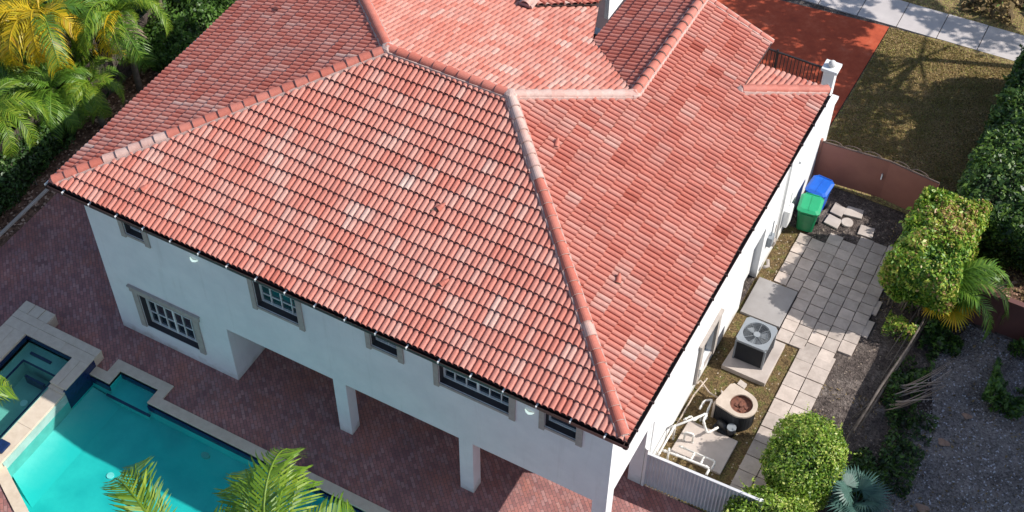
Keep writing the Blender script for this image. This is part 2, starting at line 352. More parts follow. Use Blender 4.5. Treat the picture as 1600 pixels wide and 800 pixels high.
# loose slabs near the gate
for i, (pts, lab) in enumerate([
        ([(19.45, 15.3), (19.95, 15.35), (19.9, 15.8), (19.42, 15.75)], 'dirty loose concrete slab on the soil to the right of the round cover'),
        ([(18.28, 15.25), (18.78, 15.18), (18.8, 15.62), (18.32, 15.7)], 'pale loose concrete slab directly beside the blue bin'),
        ([(18.3, 15.8), (18.72, 15.75), (18.75, 16.2), (18.32, 16.3)], 'loose concrete slab lying nearest the brown gate'),
        ([(18.72, 15.9), (19.35, 16.0), (19.3, 16.4), (18.75, 16.35)], 'tilted loose concrete slab on dark soil behind the round cover')]):
    m = MB(); m.prism(pts, -.02, .035+.004*i); tag(m.build('loose_paving_slab', T['concrete'], bevel=.01), lab, 'paving slab', 'loose slabs near the gate')
m = MB(); m.prism([(18.98+.2*math.cos(a*math.pi/10), 15.62+.2*math.sin(a*math.pi/10)) for a in range(20)], -.02, .05)
tag(m.build('round_cover', T['concrete'], bevel=.01), 'pale round stone cover lying among loose slabs', 'drain cover')

# ------------------------------------------------------------------ pool and spa
pool = empty('swimming_pool', (6, -4, 0), 0, 'turquoise swimming pool with travertine coping beside the house', 'swimming pool')
def at0(o, root):           # children are authored in world coordinates
    o.matrix_parent_inverse = Matrix.Translation(root.location).inverted() @ Matrix.Identity(4)
    return o
def ring(inner, outer, z0, z1, closed=False):
    m = MB(); n = len(inner); rng_ = range(n if closed else n-1)
    for i in rng_:
        j = (i+1) % n; a, b, c, dd = inner[i], inner[j], outer[j], outer[i]
        m.prism([a, b, c, dd] if (b[0]-a[0])*(c[1]-a[1])-(b[1]-a[1])*(c[0]-a[0]) > 0 else [dd, c, b, a], z0, z1)
    return m
o = ring(POOL_IN, POOL_OUT, -.1, .05).build('coping', T['cope'], pool); at0(o, pool)
def basin(poly, top, floor_fn, mat, name, parent):
    m = MB(); n = len(poly)
    polys = [[Vector((x, y, 0)) for x, y in poly]]
    vs = [(x, y, floor_fn(x, y)) for x, y in poly]
    tri = tessellate_polygon(polys); F = []
    for tr in tri:
        a, b, c = (Vector((*poly[i], 0)) for i in tr); F.append(tuple(tr) if (b-a).cross(c-a).z > 0 else tuple(reversed(tr)))
    m.add(vs, F)
    for i in range(n):
        j = (i+1) % n; a, b = poly[i], poly[j]
        m.add([(*a, floor_fn(*a)), (*b, floor_fn(*b)), (*b, top), (*a, top)], [(0, 1, 2, 3)])
    o = m.build(name, mat, parent); at0(o, parent); return o
main = POOL_IN
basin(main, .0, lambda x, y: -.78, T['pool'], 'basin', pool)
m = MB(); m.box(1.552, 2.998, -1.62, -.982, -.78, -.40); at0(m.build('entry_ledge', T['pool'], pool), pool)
m = MB(); m.box(1.45, 3.1, -1.69, -1.622, -.46, -.39); m.box(1.56, 2.99, -1.01, -.985, -.3, -.1)
at0(m.build('ledge_trim', T['navy'], pool), pool)
m = MB(); m.box(3.0, 13.5, -1.56, -1.517, -.32, -.08); m.box(.78, 1.55, -1.56, -1.517, -.32, -.08)
m.box(.74, .80, -2.55, -1.2, -.5, .38)
at0(m.build('waterline_tile', T['navy'], pool), pool)
for (x, y, r) in ((3.2, -3.75, .11), (3.45, -5.15, .11)):
    m = MB(); m.prism([(x+r*math.cos(a*math.pi/8), y+r*math.sin(a*math.pi/8)) for a in range(16)], -.78, -.75); at0(m.build('floor_drain', T['lightpl'], pool), pool)
m = MB(); m.prism([(5.25+.14*math.cos(a*math.pi/8), -1.85+.1*math.sin(a*math.pi/8)) for a in range(16)], -.78, -.70); at0(m.build('wall_inlet', T['spa'], pool), pool)
flat('pool_water', POOL_IN, -.13, T['water'])
def M_spill_fade():  # pale fade painted for the bright spillway water along the wall
    m, n, l, b = nodes('spill_water_fade'); co = objco(n, l); sx = n.new('ShaderNodeSeparateXYZ'); l.new(co, sx.inputs[0])
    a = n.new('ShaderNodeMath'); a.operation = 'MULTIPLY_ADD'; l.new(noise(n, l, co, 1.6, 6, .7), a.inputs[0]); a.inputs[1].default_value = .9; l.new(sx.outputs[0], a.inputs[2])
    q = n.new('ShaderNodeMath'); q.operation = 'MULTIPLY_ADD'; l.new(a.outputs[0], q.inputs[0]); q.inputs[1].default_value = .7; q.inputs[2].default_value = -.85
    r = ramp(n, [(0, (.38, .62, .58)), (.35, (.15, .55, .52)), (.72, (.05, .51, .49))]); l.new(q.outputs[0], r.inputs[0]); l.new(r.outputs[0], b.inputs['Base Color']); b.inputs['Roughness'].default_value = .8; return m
# spa
spa = empty('spa_basin', (-.8, -3.4, 0), 0, 'raised rectangular spa with travertine rim beside the pool', 'spa')
m = MB()
m.box(-2.5, -1.33, -.82, -.45, -.05, .38)
m.box(-2.5, .78, -1.42, -.82, -.05, .38)
m.box(.22, .78, -2.5, -1.42, -.05, .38)
m.box(-2.5, -1.7, -6.6, -1.42, -.05, .38)
at0(m.build('rim_base', T['cope'], spa), spa)
m = MB()
for i in range(3): m.box(-2.53+.4*i, -2.15+.4*i-.0, -.82, -.42, .38, .43)
for i in range(3): m.box(-2.53+i*1.113, -2.53+(i+1)*1.113-.004, -1.10, -.825, .38, .43)
for i in range(3): m.box(-2.53+i*1.113, -2.53+(i+1)*1.113-.004, -1.45, -1.108, .38, .428)
m.box(.19, .50, -2.5, -1.453, .38, .43); m.box(.508, .81, -2.5, -1.453, .38, .432)
for i in range(4): m.box(-2.53, -2.1, -1.453-(i+1)*1.3+.004, -1.453-i*1.3, .38, .43); m.box(-2.094, -1.67, -1.453-(i+1)*1.3+.004, -1.453-i*1.3, .38, .432)
at0(m.build('rim_coping', T['cope'], spa, bevel=.008), spa)
m = MB()
for i in range(2): m.box(.22, .76, -2.52-(i+1)*1.5+.005, -2.52-i*1.5, -.5, .27)
at0(m.build('spillway_weir', T['cope'], spa, bevel=.006), spa)
m = MB(); m.box(.2, .78, -2.62, -2.50, .27, .33); at0(m.build('weir_end_stone', T['cope'], spa, bevel=.006), spa)
m = MB(); m.box(.76, .79, -5.3, -2.5, -.7, .20); at0(m.build('spillway_face', T['spa'], spa), spa)
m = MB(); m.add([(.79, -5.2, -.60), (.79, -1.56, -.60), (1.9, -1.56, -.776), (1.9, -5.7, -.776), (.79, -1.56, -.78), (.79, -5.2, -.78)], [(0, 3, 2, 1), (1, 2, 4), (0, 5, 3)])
at0(m.build('spill_fade_wedge', M_spill_fade(), pool), pool)  # wedge added to carry the painted pale fade
sp = [(-1.7, -1.42), (.22, -1.42), (.22, -6.6), (-1.7, -6.6)]
basin(sp, .3, lambda x, y: -.75, T['spa'], 'basin', spa)
m = MB(); m.box(-1.7, .22, -2.0, -1.42, -.75, -.12); m.box(-.12, .22, -6.6, -2.0, -.75, -.12); m.box(-1.7, -1.45, -6.6, -2.0, -.75, -.12)
at0(m.build('bench', T['spa'], spa), spa)
m = MB(); m.box(-1.45, -.12, -2.04, -1.99, -.15, -.11); m.box(-.16, -.11, -6.6, -2.04, -.15, -.11); m.box(-1.46, -1.41, -6.6, -2.04, -.15, -.11)
m.box(-1.698, .218, -1.45, -1.41, .12, .30); m.box(-1.70, -1.67, -6.6, -1.45, .12, .30); m.box(.19, .225, -2.5, -1.45, .12, .30)
m.box(-1.4, -.6, -1.75, -1.66, -.12, -.06); m.box(-1.2, -.45, -2.35, -2.27, -.75, -.40)
at0(m.build('navy_trim', T['navy'], spa), spa)
m = MB(); m.prism([(-.75+.12*math.cos(a*math.pi/8), -3.0+.12*math.sin(a*math.pi/8)) for a in range(16)], -.75, -.71); at0(m.build('floor_drain', T['lightpl'], spa), spa)
flat('spa_water', sp, .2, T['spawater'])
m = MB(); m.box(.25, .6, -5.1, -4.7, .27, .36); tag(m.build('blue_folded_towel', T['navy'], bevel=.03), 'small dark blue cloth lying on the spa spillway', 'towel')

# ------------------------------------------------------------------ house
house = empty('house', (9, 7, 0), 0, 'two storey white stucco house with salmon clay tile hip roof', 'house')
def P(o): return at0(o, house)
holes_front = [(4.905, 8.593, -1, HB), (9.021, 12.706, -1, HB), (13.141, 16.789, -1, HB)]
WIN = {'lower': (1.60, 3.62, .66, 2.28), 'a': (1.88, 2.56, 5.12, 5.95), 'b': (6.32, 7.72, 4.50, 5.95), 'c': (10.10, 10.93, 5.10, 5.95), 'dd': (12.18, 14.27, 4.80, 5.95), 'ee': (15.30, 16.19, 5.00, 5.90)}
hf = holes_front+list(WIN.values())
def uniq(l): 
    l = sorted(set(round(x, 4) for x in l)); return l
us = uniq([e, WR]+[h[0] for h in hf]+[h[1] for h in hf]); zs = uniq([0, 6.45]+[z for h in hf for z in h[2:] if z > 0])
inh = lambda u, z, hs: any(h[0] < u < h[1] and h[2] < z < h[3] for h in hs)
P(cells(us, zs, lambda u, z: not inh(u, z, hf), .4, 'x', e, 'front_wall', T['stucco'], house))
# right wall
hr_ = [(e, e+.0001, 0, 1), (.93, 3.05, -1, HB+.25), (10.45, 11.9, -1, 2.45), (6.95, 8.02, .6, 2.1), (14.4, 30, 3.0, 9)]
us = uniq([e+.402, .93, 3.05, 6.95, 8.02, 10.45, 11.9, 14.4, 17.9]); zs = uniq([0, .6, 2.1, 2.45, HB+.25, 3.0, 6.45])
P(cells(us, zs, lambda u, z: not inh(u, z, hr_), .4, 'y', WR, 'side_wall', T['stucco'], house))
m = MB()
m.box(e, e+.3, e+.4, 13.6, 0, 6.4)                      # left side
m.box(4.5, 4.905, e+.4, 3.6, 0, 2.8); m.box(4.905, WR-.4, 3.6, 3.8, 0, 2.8)     # arcade end and back
m.box(e+.3, WR-.4, 13.3, 13.6, 0, 6.4)
P(m.build('inner_wall', T['stucco'], house))
m = MB(); m.box(4.905, WR-.402, e+.402, 3.6, HB+.01, HB+.2); P(m.build('arcade_ceiling', T['stucco'], house))
m = MB(); m.box(.02, e-.003, .02, 13.9, 6.46, 6.5); m.box(e-.003, W-.02, .02, e-.003, 6.46, 6.5); m.box(WR+.003, W-.02, e-.003, 13.95, 6.46, 6.5)
P(m.build('soffit', T['soffit'], house))
# balcony over the far low wing
m = MB(); m.box(13.2, WR-.4, 13.6, 17.85, 2.85, 3.0); P(m.build('balcony_floor', T['tan'], house))
m = MB(); m.box(13.2, WR-.4, 17.5, 17.88, 0, 3.02); m.box(WR-.5, WR+.06, 14.45, 17.95, 3.0, 3.10)
P(m.build('balcony_wall', T['stucco'], house))
m = MB(); m.box(16.66, 17.04, 17.5, 17.86, 3.10, 4.35); m.box(16.58, 17.12, 17.42, 17.94, 4.35, 4.47)
pl_ = m.build('balcony_pillar', T['stucco'], house, bevel=.01); P(pl_)
bm = bmesh.new(); bmesh.ops.create_uvsphere(bm, u_segments=16, v_segments=10, radius=.13)
me = bpy.data.meshes.new('ball_finial'); bm.to_mesh(me); bm.free(); me.materials.append(T['stucco'])
o = link(bpy.data.objects.new('ball_finial', me), pl_); o.location = (16.85, 17.68, 4.56)
m = MB(); m.box(13.4, 16.6, 17.70, 17.75, 4.22, 4.27); m.box(13.4, 16.6, 17.70, 17.75, 3.3, 3.34)
for i in range(27): x = 13.45+i*.12; m.box(x, x+.025, 17.715, 17.735, 3.02, 4.22)
m.box(14.95, 15.01, 17.69, 17.76, 3.02, 4.34)
P(m.build('balcony_railing', T['iron'], house))

# windows
def window(x0, x1, z0, z1, cols, rows, mull, surround, glass, tall=True):
    fr = MB(); y = e+.20; b = .05
    fr.box(x0, x1, y, y+.06, z0, z0+b); fr.box(x0, x1, y, y+.06, z1-b, z1); fr.box(x0, x0+b, y, y+.06, z0+b, z1-b); fr.box(x1-b, x1, y, y+.06, z0+b, z1-b)
    for i in range(1, cols):
        x = x0+(x1-x0)*i/cols; hw = .035 if (mull and i == cols//2) else .014
        fr.box(x-hw, x+hw, y+.008, y+.05, z0+b, z1-b)
    for k in range(1, rows):
        z = z0+(z1-z0)*k/rows
        for i in range(cols):
            xa = x0+(x1-x0)*i/cols+.036; xb = x0+(x1-x0)*(i+1)/cols-.036
            fr.box(xa, xb, y+.012, y+.045, z-.012, z+.012)
    o = fr.build('window', T['white'], house); P(o)
    g_ = MB(); g_.box(x0+.02, x1-.02, y+.055, y+.075, z0+.02, z1-.02); g_.build('pane', glass, o)
    rv = MB(); rv.box(x0+.002, x1-.002, e+.02, y-.002, z0, z0+.012); rv.box(x0+.0, x0+.012, e+.02, y-.002, z0+.012, z1); rv.box(x1-.012, x1, e+.02, y-.002, z0+.012, z1)
    rv.build('reveal_shade', T['recess'], o)  # near-black lining puts the shadow inside the opening into the colour
    s = MB(); q = .045
    if surround == 'full':
        s.box(x0-.2, x0-.003, e-q, e-.001, z0-.02, z1+.003); s.box(x1+.003, x1+.22, e-q, e-.001, z0-.02, z1+.003)
        s.box(x0-.26, x1+.28, e-q-.02, e-.001, z1+.003, z1+.2); s.box(x0-.30, x1+.32, e-q-.05, e-.001, z1+.2, z1+.26)
    else:
        sw = .16
        s.box(x0-sw, x0-.003, e-q, e-.001, z0-.16, z1+.2); s.box(x1+.003, x1+sw+.02, e-q, e-.001, z0-.16, z1+.2)
        s.box(x0-.003, x1+.003, e-q+.015, e-.001, z0-.09, z0-.003); s.box(x0-.003, x1+.003, e-q, e-.001, z1, z1+.2)
    s.build('surround', T['ledge'], o)
window(*WIN['lower'], 6, 3, True, 'full', T['glass'])
window(*WIN['a'], 2, 2, False, 'side', T['glass'])
window(*WIN['b'], 4, 4, False, 'side', T['glass2'])
window(*WIN['c'], 2, 2, False, 'side', T['glass'])
window(*WIN['dd'], 6, 3, True, 'side', T['glass'])
window(*WIN['ee'], 1, 2, False, 'side', T['glass'])
for x in (4.34, 14.87):
    m = MB(); V = []; n_ = 14
    m.tube([(x-.13, e-.03, 5.40), (x-.07, e-.07, 5.39), (x, e-.09, 5.38), (x+.07, e-.07, 5.39), (x+.13, e-.03, 5.40)], [.012, .028, .034, .028, .012], 10)
    P(m.build('wall_light', T['lamp'], house, True))
# side wall window and door
x = WR
m = MB(); m.box(x-.24, x-.20, 6.98, 8.0, .62, 2.08); wn = m.build('window', T['glass'], house); P(wn)
m = MB(); m.box(x-.20, x-.15, 6.95, 8.02, .6, .65); m.box(x-.20, x-.15, 6.95, 8.02, 2.05, 2.1); m.box(x-.20, x-.15, 6.95, 7.0, .65, 2.05); m.box(x-.20, x-.15, 7.97, 8.02, .65, 2.05); m.box(x-.20, x-.15, 7.45, 7.5, .65, 2.05)
m.build('frame', T['acgrey'], wn)
m = MB(); m.box(x+.001, x+.09, 6.72, 6.94, .45, 2.28); m.box(x+.001, x+.09, 8.03, 8.25, .45, 2.28); m.box(x+.001, x+.11, 6.66, 8.31, 2.28, 2.38); m.box(x+.001, x+.05, 6.94, 8.03, .5, .59); m.build('surround', T['ledge'], wn)
m = MB(); m.box(x-.30, x-.25, 10.47, 11.88, 0.02, 2.44); dr = m.build('side_door', T['recess'], house); P(dr)
m = MB(); m.box(x-.25, x-.22, 11.25, 11.78, .25, 2.3); m.build('door_panel', T['white'], dr)
m = MB(); m.box(x-.25, x-.2, 10.55, 10.6, 1.0, 1.12); m.build('handle', T['iron'], dr)
m = MB(); m.tube([(x+.05, 13.3, 6.4), (x+.05, 13.3, .3)], .035, 8); P(m.build('downspout', T['white'], house, True))
m = MB(); m.tube([(x+.06, 3.35, 2.9), (x+.06, 3.35, 1.2)], .02, 6); P(m.build('conduit', T['white'], house))
# gutters
def gutter(a, b, out):
    a, b, out = Vector((*a, 0)), Vector((*b, 0)), Vector((*out, 0)); m = MB()
    prof = [(0, 6.66), (0, 6.50), (.10, 6.50), (.13, 6.66), (.115, 6.66), (.09, 6.515), (.012, 6.515), (.012, 6.66)]
    n = len(prof); V = [a+out*(q-.02)+Vector((0, 0, z)) for q, z in prof]+[b+out*(q-.02)+Vector((0, 0, z)) for q, z in prof]
    m.add(V, [(i, (i+1) % n, (i+1) % n+n, i+n) for i in range(n)]+[tuple(range(n)), tuple(range(2*n-1, n-1, -1))])
    o = m.build('gutter', T['brown'], house); P(o); L = (b-a).length; dr_ = (b-a).normalized()
    k = .55
    while k < L:
        c = a+dr_*k; q = MB(); s0 = c+out*.0; s1 = c+out*.125
        q.add([s0-dr_*.018+Vector((0, 0, 6.675)), s0+dr_*.018+Vector((0, 0, 6.675)), s1+dr_*.018+Vector((0, 0, 6.668)), s1-dr_*.018+Vector((0, 0, 6.668)),
               s0-dr_*.018+Vector((0, 0, 6.662)), s0+dr_*.018+Vector((0, 0, 6.662)), s1+dr_*.018+Vector((0, 0, 6.60)), s1-dr_*.018+Vector((0, 0, 6.60))],
              [(0, 1, 2, 3), (7, 6, 5, 4), (2, 6, 7, 3), (0, 4, 5, 1), (1, 5, 6, 2), (0, 3, 7, 4)])
        q.build('gutter_bracket', T['white'] if out.y < -.5 else T['brown'], o); k += .925
gutter((-.02, 0), (W+.1, 0), (0, -1)); gutter((W, -.1), (W, D), (1, 0)); gutter((0, 13.8), (0, -.1), (-1, 0)); gutter((W, D), (15.6, D), (0, 1))
m = MB(); m.box(-.11, -.085, -.1, 13.8, 6.60, 6.67); P(m.build('drip_edge', T['white'], house))

# roof tiles
PITCH = .168; EXP = .394
FR = [0, .07, .13, .29, .5, .71, .87, .93]; HP = [-.012, -.010, .030, .054, .060, .054, .030, -.010]
def tiles(polys, org, u, v, z0, seed, base=.5, spread=.5, blotch=.5, parent=None, slope=p):
    if not isinstance(polys[0][0], tuple): polys = [polys]
    poly = [q for pp in polys for q in pp]
    rg_ = np.random.RandomState(seed)
    org = np.array(org, float); u = np.array(u, float); v = np.array(v, float)
    pu = [(np.array(q)-org)@u for q in poly]; pv = [(np.array(q)-org)@v for q in poly]
    c0, c1 = math.floor(min(pu)/PITCH), math.ceil(max(pu)/PITCH); r0, r1 = math.floor(min(pv)/EXP+1e-6), math.ceil(max(pv)/EXP-1e-6)
    nc = c1-c0; us_ = []; hs_ = []
    for c in range(c0, c1):
        us_ += [(c+f)*PITCH for f in FR]; hs_ += HP
    us_.append(c1*PITCH); hs_.append(-.012)
    us_ = np.array(us_); hs_ = np.array(hs_); N = len(us_)
    # per tile tones
    bl = rg_.rand(r1-r0+3, nc//5+3); BL = np.zeros((r1-r0+3, nc+8))
    for q in range(int((r1-r0)*nc*.012*blotch)):
        rr_, cc_ = rg_.randint(0, r1-r0), rg_.randint(0, nc); wd = rg_.randint(2, 5); BL[rr_:rr_+1, cc_:cc_+wd] += rg_.uniform(.10, .26)
        for ex in range(1, rg_.randint(1, 4)): BL[rr_+ex:rr_+ex+1, cc_:cc_+max(2, wd-1)] += rg_.uniform(.06, .22)
    for q in range(int((r1-r0)*nc*.006*blotch)):
        rr_, cc_ = rg_.randint(0, r1-r0), rg_.randint(0, nc); BL[rr_:rr_+1, cc_:cc_+rg_.randint(2, 5)] -= rg_.uniform(.12, .28)
    V = []; F = []; TT = []
    for r in range(r0, r1):
        jit = np.repeat(rg_.uniform(-.004, .004, nc+1), 8)[:N]+.014*np.sin(np.arange(N)/8/5.3+r)+.008*np.sin(np.arange(N)/8/2.1+2*r); liftj = np.repeat(rg_.uniform(-.003, .004, nc+1), 8)[:N]
        va = r*EXP+jit*1.0; vb = np.full(N, (r+1)*EXP+.03)
        def row(vv, h): 
            xy = org[None]+us_[:, None]*u[None]+vv[:, None]*v[None]; z = z0+slope*vv+h; return np.column_stack([xy, z])
        A = row(va, hs_+.060+liftj); B = row(vb, hs_*.94+.006); C = row(va+.004, hs_+.042+liftj)
        b0 = len(V)*1
        V += A.tolist()+B.tolist()+C.tolist()
        pair = rg_.rand(nc//2+3); single = rg_.rand(nc+1)
        for c in range(nc):
            x = .40*single[c]+.28*pair[(c+r % 2)//2]+.32*bl[r-r0, (c+ (r*3) % 5)//5]
            tn = base+(x-.5)*2*spread
            tn = min(1, max(.01, tn+BL[r-r0, c]))
            for k in range(8):
                i = c*8+k; F.append((b0+i, b0+i+1, b0+N+i+1, b0+N+i)); TT.append(tn)
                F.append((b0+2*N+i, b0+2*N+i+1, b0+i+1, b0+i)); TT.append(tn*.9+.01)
    # whitish double tiles laid in blotches
    m = MB(); m.v = [tuple(q) for q in V]; m.f = F; m.t = TT
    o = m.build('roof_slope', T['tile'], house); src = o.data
    big = bmesh.new()
    for poly in polys:
        bm = bmesh.new(); bm.from_mesh(src)
        n = len(poly); area = sum(poly[i][0]*poly[(i+1) % n][1]-poly[(i+1) % n][0]*poly[i][1] for i in range(n)); sg = 1 if area > 0 else -1
        for i in range(n):
            a = Vector((*poly[i], 0)); b = Vector((*poly[(i+1) % n], 0)); dd_ = b-a; nn = Vector((dd_.y, -dd_.x, 0))*sg; nn.normalize()
            if nn.dot(Vector((*(-v), 0))) > .999 and abs((poly[i]-org)@v) < .3: continue
            bmesh.ops.bisect_plane(bm, geom=bm.verts[:]+bm.edges[:]+bm.faces[:], plane_co=a, plane_no=nn, clear_outer=True)
        tmp = bpy.data.meshes.new('t'); bm.to_mesh(tmp); bm.free(); big.from_mesh(tmp); bpy.data.meshes.remove(tmp)
    bm = big
    bm.normal_update()
    flip = [f for f in bm.faces if f.normal.z < -.2]
    bmesh.ops.reverse_faces(bm, faces=flip)
    bm.to_mesh(o.data); bm.free(); P(o); return o
P1 = (d, d); P2 = (W-d, d); Q = (W-w_, 2*d-w_); VV = (10.9, 11.86); HR = H+p*d; HW = H+p*w_
tiles([(0, 0), (W, 0), P2, P1], (0, -.04), (1, 0), (0, 1), H, 1, .58, .30)
YT = D-t_
tiles([[(W, 0), (W, Q[1]), Q, P2], [(W, Q[1]), (W, YT), (Q[0], YT), Q], [(W, YT), (W, D), (W-t_, YT)], [(Q[0], YT), (W-t_, YT), (W-t_, D2), (Q[0], D2)]], (W+.04, 0), (0, 1), (-1, 0), H, 2, .50, .30, 3.2)
tiles([(0, 13.83), (0, 0), P1], (-.04, 0), (0, -1), (1, 0), H, 3, .50, .36)
tiles([[P1, P2, Q, VV, (13.83-11.86, 11.86)], [(13.83-11.86, 11.86), VV, (10.1, 13.9), (0, 13.83)]], (0, 13.87), (-1, 0), (0, -1), H, 4, .60, .34)
tiles([Q, (W-w_, D2), (11.0, D2), VV], (W-2*w_, 0), (0, -1), (1, 0), H, 5, .42, .34)
tiles([(W, D), (14.8, D), (14.8, YT), (W-t_, YT)], (0, D+.04), (-1, 0), (0, -1), H, 6, .6, .3)
SX, SY, SZ = 8.3, 12.45, 7.30
tiles([(SX, SY), (SX, 18), (9.95, 18), (9.95, 14.3)], (9.95, 0), (0, 1), (-1, 0), SZ-p*1.65, 7, .5, .5)
tiles([(SX, SY), (6.65, 14.3), (6.65, 18), (SX, 18)], (6.65, 0), (0, -1), (1, 0), SZ-p*1.65, 8, .45, .4)
# decking below tiles (closes the roof from underneath) and gable walls
m = MB()
def deck(poly, zf, off=-.03):
    m.add([(x, y, zf(x, y)+off) for x, y in poly], [tuple(range(len(poly)))])
deck([(0, 0), (W, 0), P2, P1], lambda x, y: H+p*y); deck([(W, 0), (W, D), (W-t_, D-t_), (W-t_, D2), (W-w_, D2), Q, P2], lambda x, y: H+p*(W-x))
deck([(0, 13.83), (0, 0), P1], lambda x, y: H+p*x); deck([P1, P2, Q, VV, (10.1, 13.9), (0, 13.83)], lambda x, y: H+p*(13.83-y))
deck([Q, (W-w_, D2), (11.0, D2), VV], lambda x, y: H+p*(x-W+2*w_)); deck([(W, D), (14.8, D), (14.8, YT), (W-t_, YT)], lambda x, y: H+p*(D-y))
deck([(SX, SY), (SX, 18), (9.95, 18), (9.95, 14.3)], lambda x, y: SZ-p*(x-SX)); deck([(SX, SY), (6.65, 14.3), (6.65, 18), (SX, 18)], lambda x, y: SZ-p*(SX-x))
P(m.build('roof_deck', T['brown'], house))
m = MB()
m.add([(14.85, YT+.05, 3.0), (14.85, D2-.06, 3.0), (14.85, D2-.06, H+p*t_-.05), (14.85, YT+.05, H+p*t_-.05)], [(0, 1, 2, 3)])
m.add([(14.85, D2-.05, 3.0), (11.0, D2-.05, 3.0), (11.0, D2-.05, H+p*2-.1), (W-w_, D2-.05, HW-.06), (14.85, D2-.05, H+p*(W-14.85)-.06)], [(0, 1, 2, 3, 4)])
m.box(9.85, 10.0, 15.0, 18, 5.6, 6.55)
P(m.build('rear_wall', T['stucco'], house))
m = MB(); m.box(5.5, 11.4, 12.5, 20, 3.0, 3.1); m.box(11.25, 11.4, 12.0, 14.3, 3.1, 7.3); P(m.build('courtyard_shade_fill', T['wallc'], house))  # dark floor and wall stand in for deep shade in the gap

def caps(a, b, za, zb, seed, name='ridge_cap', tone=.5, sp=.2, white=0, r=.142, step=.38, lift=.05, collar=True):
    rg_ = random.Random(seed); a = Vector((*a, za)); b = Vector((*b, zb)); L = (b-a).length; dv = (b-a)/L
    s = dv.cross(Vector((0, 0, 1))).normalized(); u = s.cross(dv).normalized(); n = max(1, round(L/step)); st = L/n
    m = MB(); mo = MB(); seg = 10
    for i in range(n):
        p0 = a+dv*(i*st-.03); p1 = a+dv*((i+1)*st+.02); V = []
        jj = s*rg_.uniform(-.008, .008)
        for pt, rr, lf in ((p0, r*1.06, lift+.03), (p1, r*.90, lift+.0)):
            for inner in (0, 1):
                for k in range(seg+1):
                    q = math.pi*k/seg; R_ = rr-(.02 if inner else 0)
                    V.append(pt+jj+s*math.cos(q)*R_+u*(math.sin(q)*R_*.95+lf))
        K = seg+1; F = []
        for k in range(seg):
            F.append((k, k+1, 2*K+k+1, 2*K+k)); F.append((K+k+1, K+k, 3*K+k, 3*K+k+1))
            F.append((k+1, k, K+k, K+k+1)); F.append((2*K+k, 2*K+k+1, 3*K+k+1, 3*K+k))
        F += [(0, 2*K, 3*K, K), (seg, K+seg, 3*K+seg, 2*K+seg)]
        tn = tone+rg_.uniform(-sp, sp)
        wf = white(i/n) if callable(white) else white
        if rg_.random() < wf: tn = rg_.uniform(.88, 1)
        m.add(V, F, max(.01, min(1, tn)))
        if collar:
            V = []; c0 = a+dv*(i*st-.045); c1 = a+dv*(i*st-.005)
            for pt in (c0, c1):
                for k in range(seg+1):
                    q = math.pi*(k+.0)/seg; V.append(pt+s*math.cos(q)*r*1.02+u*(math.sin(q)*r*.97+lift+.018))
            mo.add(V, [(k, k+1, K+k+1, K+k) for k in range(seg)])
    w0 = r*1.32
    V = [a-s*w0+u*-.02, a-s*w0*.9+u*.085, a+s*w0*.9+u*.085, a+s*w0-u*.02]; V += [q+(b-a) for q in V]
    mo.add(V, [(0, 1, 5, 4), (1, 2, 6, 5), (2, 3, 7, 6), (0, 4, 7, 3), (3, 2, 1, 0), (4, 5, 6, 7)])
    o = m.build(name, T['tile'], house); P(o)
    mo.build('mortar_bed', T['mortar'], o); return o
caps((.12, .12), P1, H+.03, HR, 11, tone=.36, sp=.12, white=lambda f: .75 if .14 < f < .33 else .03)
caps((W-.12, .12), P2, H+.03, HR, 12, tone=.32, sp=.10, white=lambda f: .9 if f > .72 else .02)
caps(P1, P2, HR, HR, 13, tone=.34, sp=.12)
caps((d-5, d+5), P1, HR-p*5, HR, 14, tone=.36, sp=.1, collar=False)
caps(Q, P2, HW, HR, 15, tone=.95, sp=.04, white=lambda f: .95 if f > .1 else 0, collar=False)
caps(Q, (W-w_, D2), HW, HW, 16, tone=.4, sp=.1)
caps((W-.1, D-.1), (W-t_, D-t_), H+.03, H+p*t_+.03, 17, tone=.4, sp=.1, collar=False, r=.14)
caps((SX, 18), (SX, SY), SZ, SZ, 18, tone=.9, sp=.1, white=.8, r=.18)
caps((W-w_, D2-.03), (W-t_, D2-.03), HW, H+p*t_, 19, name='rake_cap', tone=.5, sp=.1, collar=False, r=.09, lift=.03)
def knob(x, y, z, r):
    bm = bmesh.new(); bmesh.ops.create_icosphere(bm, subdivisions=2, radius=r)
    for v in bm.verts: v.co.z *= .7; v.co += Vector([random.Random(v.index).uniform(-.1, .1)*r]*3)
    me = bpy.data.meshes.new('mortar_knob'); bm.to_mesh(me); bm.free(); me.materials.append(T['mortar'])
    o = link(bpy.data.objects.new('mortar_knob', me), house); o.location = (x, y, z); P(o)
knob(P1[0], P1[1], HR+.08, .2); knob(P2[0], P2[1], HR+.08, .19); knob(Q[0], Q[1], HW+.08, .17); knob(W-.14, .14, H+.1, .13); knob(W-t_, D-t_, H+p*t_+.07, .15); knob(.14, .14, H+.1, .13)
# dark strip along the valley in place of the shadow there
m = MB(); dvx = Vector((-1, 1, 0)).normalized(); nx = Vector((1, 1, 0)).normalized()
zq = HW-.02
m.add([(Q[0]-.05-.05, Q[1]-.05+.05, HW+.05), (Q[0]-.22, Q[1]-.02, HW+.03), (VV[0]-.16, VV[1]-.14, H+p*(13.83-VV[1])+.075), (VV[0]+.03, VV[1]+.10, H+p*(13.83-VV[1])+.06)], [(0, 1, 2, 3)])
P(m.build('valley_shade_strip', T['recess'], house))
